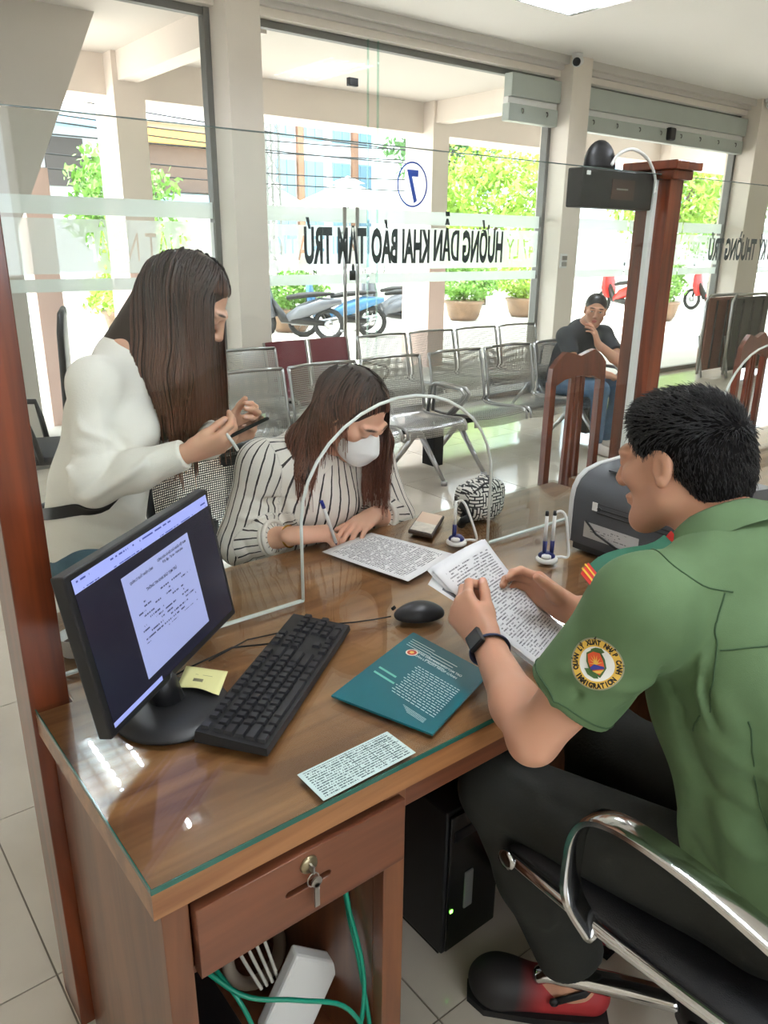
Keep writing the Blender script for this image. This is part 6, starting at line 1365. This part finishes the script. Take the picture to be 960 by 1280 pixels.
# striped shirt: the stripes run down the cloth, measured round each limb
def stripes_mat():
    m, nt, b = newmat('striped_cotton'); L = nt.links.new; at = N(nt, 'ShaderNodeAttribute'); at.attribute_name = 'stripe'
    nz = N(nt, 'ShaderNodeTexNoise', i_Scale=26, i_Detail=2); ad = N(nt, 'ShaderNodeMath', operation='MULTIPLY_ADD'); ad.inputs[1].default_value = .16; L(nz.outputs['Fac'], ad.inputs[0]); L(at.outputs['Fac'], ad.inputs[2])
    fr = N(nt, 'ShaderNodeMath', operation='FRACT'); L(ad.outputs[0], fr.inputs[0]); lt = N(nt, 'ShaderNodeMath', operation='LESS_THAN'); lt.inputs[1].default_value = .17; L(fr.outputs[0], lt.inputs[0])
    mx = N(nt, 'ShaderNodeMix', data_type='RGBA'); mx.inputs[6].default_value = srgb(232, 224, 214); mx.inputs[7].default_value = srgb(52, 46, 46); L(lt.outputs[0], mx.inputs[0]); L(mx.outputs[2], b.inputs['Base Color']); b.inputs['Roughness'].default_value = .8
    return m
T = Sculpt()
limbs = []
for sh, el, wr in ((sRs, sRe, sRw), (sLs, sLe, sLw)):
    T.cone(snk-V3(0, 0, .04), sh, .05, .066, .05); cu_ = el*.42+wr*.58; T.cone(sh, el, .070, .066, .04); T.cone(el, cu_, .066, .048, .03); T.half(cu_, wr-el, .003, .10); limbs += [(sh, el), (el, cu_)]
T.cone((1.14, 1.95, .50), (1.16, 1.88, .72), .165, .160, .04, (sfw, 1.25)); T.cone((1.16, 1.88, .72), (1.18, 1.80, .90), .160, .145, .04, (sfw, 1.25)); T.ell((1.18, 1.75, .82), (.13, .075, .085), None, .05)
T.ell(snk+V3(.012, -.045, .035), (.050, .045, .060), None, .012, 'sub')
def stripe(P_):
    best = np.full(len(P_), 9.); out = np.zeros(len(P_))
    ax0, ax1 = V3(1.14, 1.95, .5), V3(1.185, 1.77, 1.0); ba = ax1-ax0; t = np.clip((P_-ax0)@ba/(ba@ba), 0, 1); o = P_-ax0-t[:, None]*ba; dist = np.linalg.norm(o, axis=1)-.155
    ang = np.arctan2(o[:, 0], -o[:, 1]-.3*o[:, 2]); out = ang*.15/.030; best = dist
    for (a, b) in limbs:
        ba = b-a; t = np.clip((P_-a)@ba/(ba@ba), 0, 1); o = P_-a-t[:, None]*ba; d = np.linalg.norm(o, axis=1)-.066; ux_ = unit(np.cross(ba, V3(.3, .9, .1))); uy_ = np.cross(unit(ba), ux_)
        m = d < best-.004; out[m] = (np.arctan2(o[m]@ux_, o[m]@uy_)*.068/.026)+5; best = np.minimum(best, d)
    return out
rf = [((.95, 1.74, .80), (1.02, 1.78, .74), .008, .006), ((.93, 1.76, .76), (1.0, 1.80, .70), .008, -.006), ((.93, 1.78, .82), (1.02, 1.75, .80), .008, .006), ((.94, 1.77, .88), (1.03, 1.75, .84), .010, -.006), ((1.05, 1.74, .92), (1.10, 1.76, .76), .014, .007), ((1.25, 1.72, .90), (1.24, 1.74, .76), .014, -.007), ((1.12, 1.71, .90), (1.15, 1.72, .76), .010, -.006), ((.97, 1.72, .72), (1.0, 1.70, .80), .007, .005)]
ss_me = T.mesh('striped_shirt', .004, folds=[(p, q, w*1.2, h*1.6) for p, q, w, h in rf], smooth=2, attr={'stripe': stripe}); sshirt = mkobj('striped_shirt', ss_me, stripes_mat(), se); bse = bvh_of(ss_me)
# cuffs and collar
M_shw = mat('cuff_cotton', (226, 218, 208), .8)
for el, wr in ((sRe, sRw), (sLe, sLw)):
    cu_ = el*.43+wr*.57; d = unit(wr-el); a = unit(np.cross(d, V3(0, 0, 1))); b = np.cross(d, a)
    for q in (0, .012): MB().tube([cu_-d*q+a*.047*math.cos(x)+b*.047*math.sin(x) for x in np.linspace(0, math.tau, 29)[:-1]], .007, 8, closed=True).build('cuff', M_shw, sshirt, True)
for s in (-1, 1):
    pts = [snk+V3(s*.02, .05, .02), snk+V3(s*.055, .02, .015), snk+V3(s*.058, -.035, -.005), snk+V3(s*.035, -.080, -.045)]
    ribbon(smooth_path(pts, 6), unit(V3(s*.7, .2, -.7)), .045, .004).build('collar', M_shw, sshirt, 'auto')
MB().tube(smooth_path([snk+V3(-.040, -.038, -.02), snk+V3(-.015, -.062, -.052), snk+V3(.015, -.070, -.060), snk+V3(.045, -.045, -.025)], 6), .0012, 6).build('necklace', M_gold, se, True)
# dark trousers below the counter
J = Sculpt(); J.ell((1.14, 1.95, .51), (.16, .13, .08), None, .03)
for h, kk, a in ((V3(1.06, 1.93, .50), V3(1.06, 1.66, .50), V3(1.06, 1.70, .08)), (V3(1.22, 1.93, .50), V3(1.23, 1.66, .50), V3(1.23, 1.70, .08))): J.cone(h, kk, .08, .06, .04); J.cone(kk, a, .058, .042, .03)
mkobj('trousers', J.mesh('trousers', .006, smooth=2), M_tr, se)
for x in (1.06, 1.23):
    sh_ = Sculpt(); sh_.cone((x, 1.72, .035), (x, 1.58, .026), .036, .032, .03); sh_.cone((x, 1.70, .05), (x, 1.70, .08), .036, .034, .02); sh_.half((x, 1.7, .004), (0, 0, -1), .003); mkobj('shoe', sh_.mesh('shoe', .006, (60, 56, 54)), colmat('shoe_canvas', .7), se)
# face mask with ear loops
K = Sculpt(); K.ell(sg(0, .062, -.052), (.058, .052, .064), SF, .01); K.cone(sg(0, .098, .000), sg(0, .122, -.034), .010, .016, .03); K.ell(sg(0, .098, -.065), (.040, .030, .042), SF, .02); K.half(sg(0, .07, .002), SF@V3(0, -.45, 1), .006); K.half(sg(0, .014, 0), SF@V3(0, -1, 0), .004)
mk = mkobj('face_mask', K.mesh('face_mask', .003, smooth=2), mat('mask_white', (240, 240, 238), .8, bump=.1, bscale=200), se)
for s in (-1, 1):
    for z0, z1 in ((-.012, .020), (-.085, -.022)): MB().tube(smooth_path([sg(s*.054, .032, z0), sg(s*.068, .012, (z0+z1)/2), sg(s*.080, -.010, z1), sg(s*.080, -.024, z1-.004)], 5), .0016, 6).build('ear_loop', mk.data.materials[0], mk, True)
MB().tube(smooth_path([sg(-.05, .058, -.05), sg(-.02, .108, -.045), sg(0, .128, -.044), sg(.02, .108, -.045), sg(.05, .058, -.05)], 5), .0012, 5).build('mask_pleat', mat('mask_seam', (214, 214, 212), .8), mk, True)
# bracelet, ring of gold
wdv = unit(sRw-sRe); a = unit(np.cross(wdv, V3(0, 0, 1))); b = np.cross(wdv, a); bc_ = sRw-wdv*.035
br = thing('bracelet', bc_, 'thin gold bracelet on the wrist of the writing woman', 'bracelet'); MB().tube([bc_+a*.030*math.cos(x)+b*.029*math.sin(x) for x in np.linspace(0, math.tau, 33)[:-1]], .0028, 8, closed=True).build('chain', mat('gold', (214, 160, 60), .25, .9), br, True)
# pen
pt0, pt1 = V3(1.103, 1.585, .760), V3(1.035, 1.552, .905)
pn = thing('ballpoint_pen', pt0, 'white ballpoint pen with blue cap in the hand of the writing woman', 'pen'); dpn = pt1-pt0
MB().tube([pt0, pt0+dpn*.06], [.001, .004], 10).build('tip', M_navy, pn, True); MB().tube([pt0+dpn*.06, pt0+dpn*.86], .0046, 12).build('barrel', M_white, pn, True); MB().tube([pt0+dpn*.86, pt1], [.0052, .0045], 12).build('cap', mat('pen_blue', (38, 52, 150), .3), pn, True)
# wavy hair
Hs = Sculpt(); Hs.ell(sg(0, -.020, .038), (.0765, .0965, .081), SF, .01); Hs.ell(sg(0, .125, -.008), (.088, .085, .098), SF, .012, 'sub')
Hs.cone(sg(.062, -.045, .01), V3(1.115, 1.745, 1.01), .036, .046, .03); Hs.cone(V3(1.115, 1.745, 1.01), V3(1.09, 1.715, .925), .046, .026, .02); Hs.cone(sg(-.064, -.01, .01), V3(1.318, 1.672, .995), .026, .030, .03); Hs.cone(V3(1.318, 1.672, .995), V3(1.325, 1.655, .91), .030, .014, .02); Hs.cone(sg(0, -.08, .01), V3(1.20, 1.80, 1.0), .06, .05, .03)
shm = Hs.mesh('hair', .004, (52, 34, 30)); mkobj('hair', shm, M_hair, se)
kf2 = lambda p: (p[1] > .045 and -.16 < p[2] < .078 and p[1] < .17 and abs(p[0]) < .062) or (p[0] > .03 and .012 < p[1] < .15 and -.15 < p[2] < .03)
st_ = long_hair(Strands(), shc, SF, .95, 800, .33, kf2, .010, (46, 34, 31), (128, 82, 64), 5, .0026, None, bse, part=.01)
surface_locks(st_, shm, 900, lambda c: ((c-shc)@SF)[:, 2] > -.01, SF, .009, (46, 34, 31), (136, 88, 70), 15, .0027, 36, .10, shc, keep=lambda p: (p[1] > .030 and p[2] < .070 and abs(p[0]) < .066))
mkobj('hair_locks', st_.mesh('hair_locks'), M_hair, se)['kind'] = 'stuff'
# ---------------------------------------------------------------- the man on the bench
SM = (198, 148, 122)
ma = thing('person', (5.0, 3.9, 0), 'person in a black T-shirt and jeans sitting on the steel bench, hand at the chin', 'person')
mhc = V3(5.02, 3.75, 1.055); MF = frame((-.72, -.62, -.10), (.1, -.05, 1)); mnk = V3(5.045, 3.83, .94)
mRs, mLs, mRe, mLe, mRw, mLw = V3(4.86, 3.88, .86), V3(5.22, 3.80, .86), V3(4.80, 3.72, .64), V3(5.10, 3.50, .66), V3(4.96, 3.52, .60), V3(4.93, 3.63, .825)
B = Sculpt(); mg = head(B, mhc, MF, 1.0, SM, (176, 106, 96), male=True, neck_to=mnk, lids='open')
mfw = V3(-.1, -1, .3); B.cone(mnk, (5.03, 3.90, .75), .06, .12, .05, (mfw, 1.4)); B.cone((5.03, 3.90, .75), (5.0, 4.0, .50), .12, .13, .05, (mfw, 1.3))
for sh, el, wr in ((mRs, mRe, mRw), (mLs, mLe, mLw)):
    B.cone(mnk-V3(0, 0, .03), sh, .045, .05, .04); B.cone(sh, el, .048, .040, .03); B.cone(el, el*.6+wr*.4, .040, .040, .02); B.cone(el*.6+wr*.4, wr, .040, .027, .02)
hand(B, mLw, (-.25, .25, .93), (-.3, .85, -.25), True, ((12, 22, 14), (18, 26, 16), (24, 30, 18), (28, 32, 20)), 1.0, ((.6, .75, .2), 12))
hand(B, mRw, (.55, -.75, -.25), (.1, -.2, -1), False, ((20, 30, 20), (22, 32, 20), (24, 34, 20), (26, 36, 20)), 1.0)
mkobj('body', B.mesh('body', .0042, SM), M_skin, ma)
T = Sculpt()
for sh, el in ((mRs, mRe), (mLs, mLe)): T.cone(mnk-V3(0, 0, .035), sh, .055, .066, .05); e2 = sh*.42+el*.58; T.cone(sh, e2, .068, .064, .04); T.half(e2, el-sh, .003, .12)
T.cone((5.0, 3.98, .50), (5.02, 3.93, .68), .165, .165, .04, (mfw, 1.3)); T.cone((5.02, 3.93, .68), (5.04, 3.87, .84), .165, .15, .04, (mfw, 1.35))
T.ell(mnk+V3(-.01, -.02, .035), (.066, .066, .05), None, .012, 'sub')
mkobj('t_shirt', T.mesh('t_shirt', .006, folds=[((4.9, 3.75, .8), (5.05, 3.76, .62), .016, .008), ((5.1, 3.72, .82), (5.0, 3.78, .6), .016, -.008)], smooth=2), mat('black_jersey', (42, 46, 52), .8), ma)
J = Sculpt(); J.ell((5.0, 3.98, .49), (.165, .14, .10), None, .03)
for h, kk, a in ((V3(4.91, 3.93, .49), V3(4.86, 3.52, .50), V3(4.93, 3.56, .10)), (V3(5.09, 3.92, .49), V3(5.06, 3.48, .50), V3(5.10, 3.58, .10))): J.cone(h, kk, .088, .066, .04); J.cone(kk, a, .066, .050, .03)
mkobj('jeans', J.mesh('jeans', .006, smooth=2), mat('jean_blue', (74, 104, 132), .85, var=.15, scale=20), ma)
for x, y in ((4.93, 3.56), (5.10, 3.58)):
    sh_ = Sculpt(); sh_.cone((x, y+.02, .04), (x-.03, y-.14, .03), .042, .040, .03); sh_.cone((x, y, .05), (x, y, .10), .042, .040, .02); sh_.half((x, y, .004), (0, 0, -1), .003); so_ = mkobj('shoe', sh_.mesh('shoe', .006, (206, 196, 188)), colmat('shoe_canvas', .7), ma)
Hs = Sculpt(); Hs.ell(mg(0, -.022, .044), (.081, .098, .083), MF, .01); Hs.ell(mg(0, .120, -.012), (.095, .072, .096), MF, .012, 'sub'); Hs.half(mg(0, -.06, -.06), MF@V3(0, .25, -1), .012)
for s in (-1, 1): Hs.ell(mg(s*.088, .004, -.020), (.03, .034, .046), MF, .012, 'sub')
mkobj('hair', Hs.mesh('hair', .005, (34, 30, 30)), M_hair, ma)
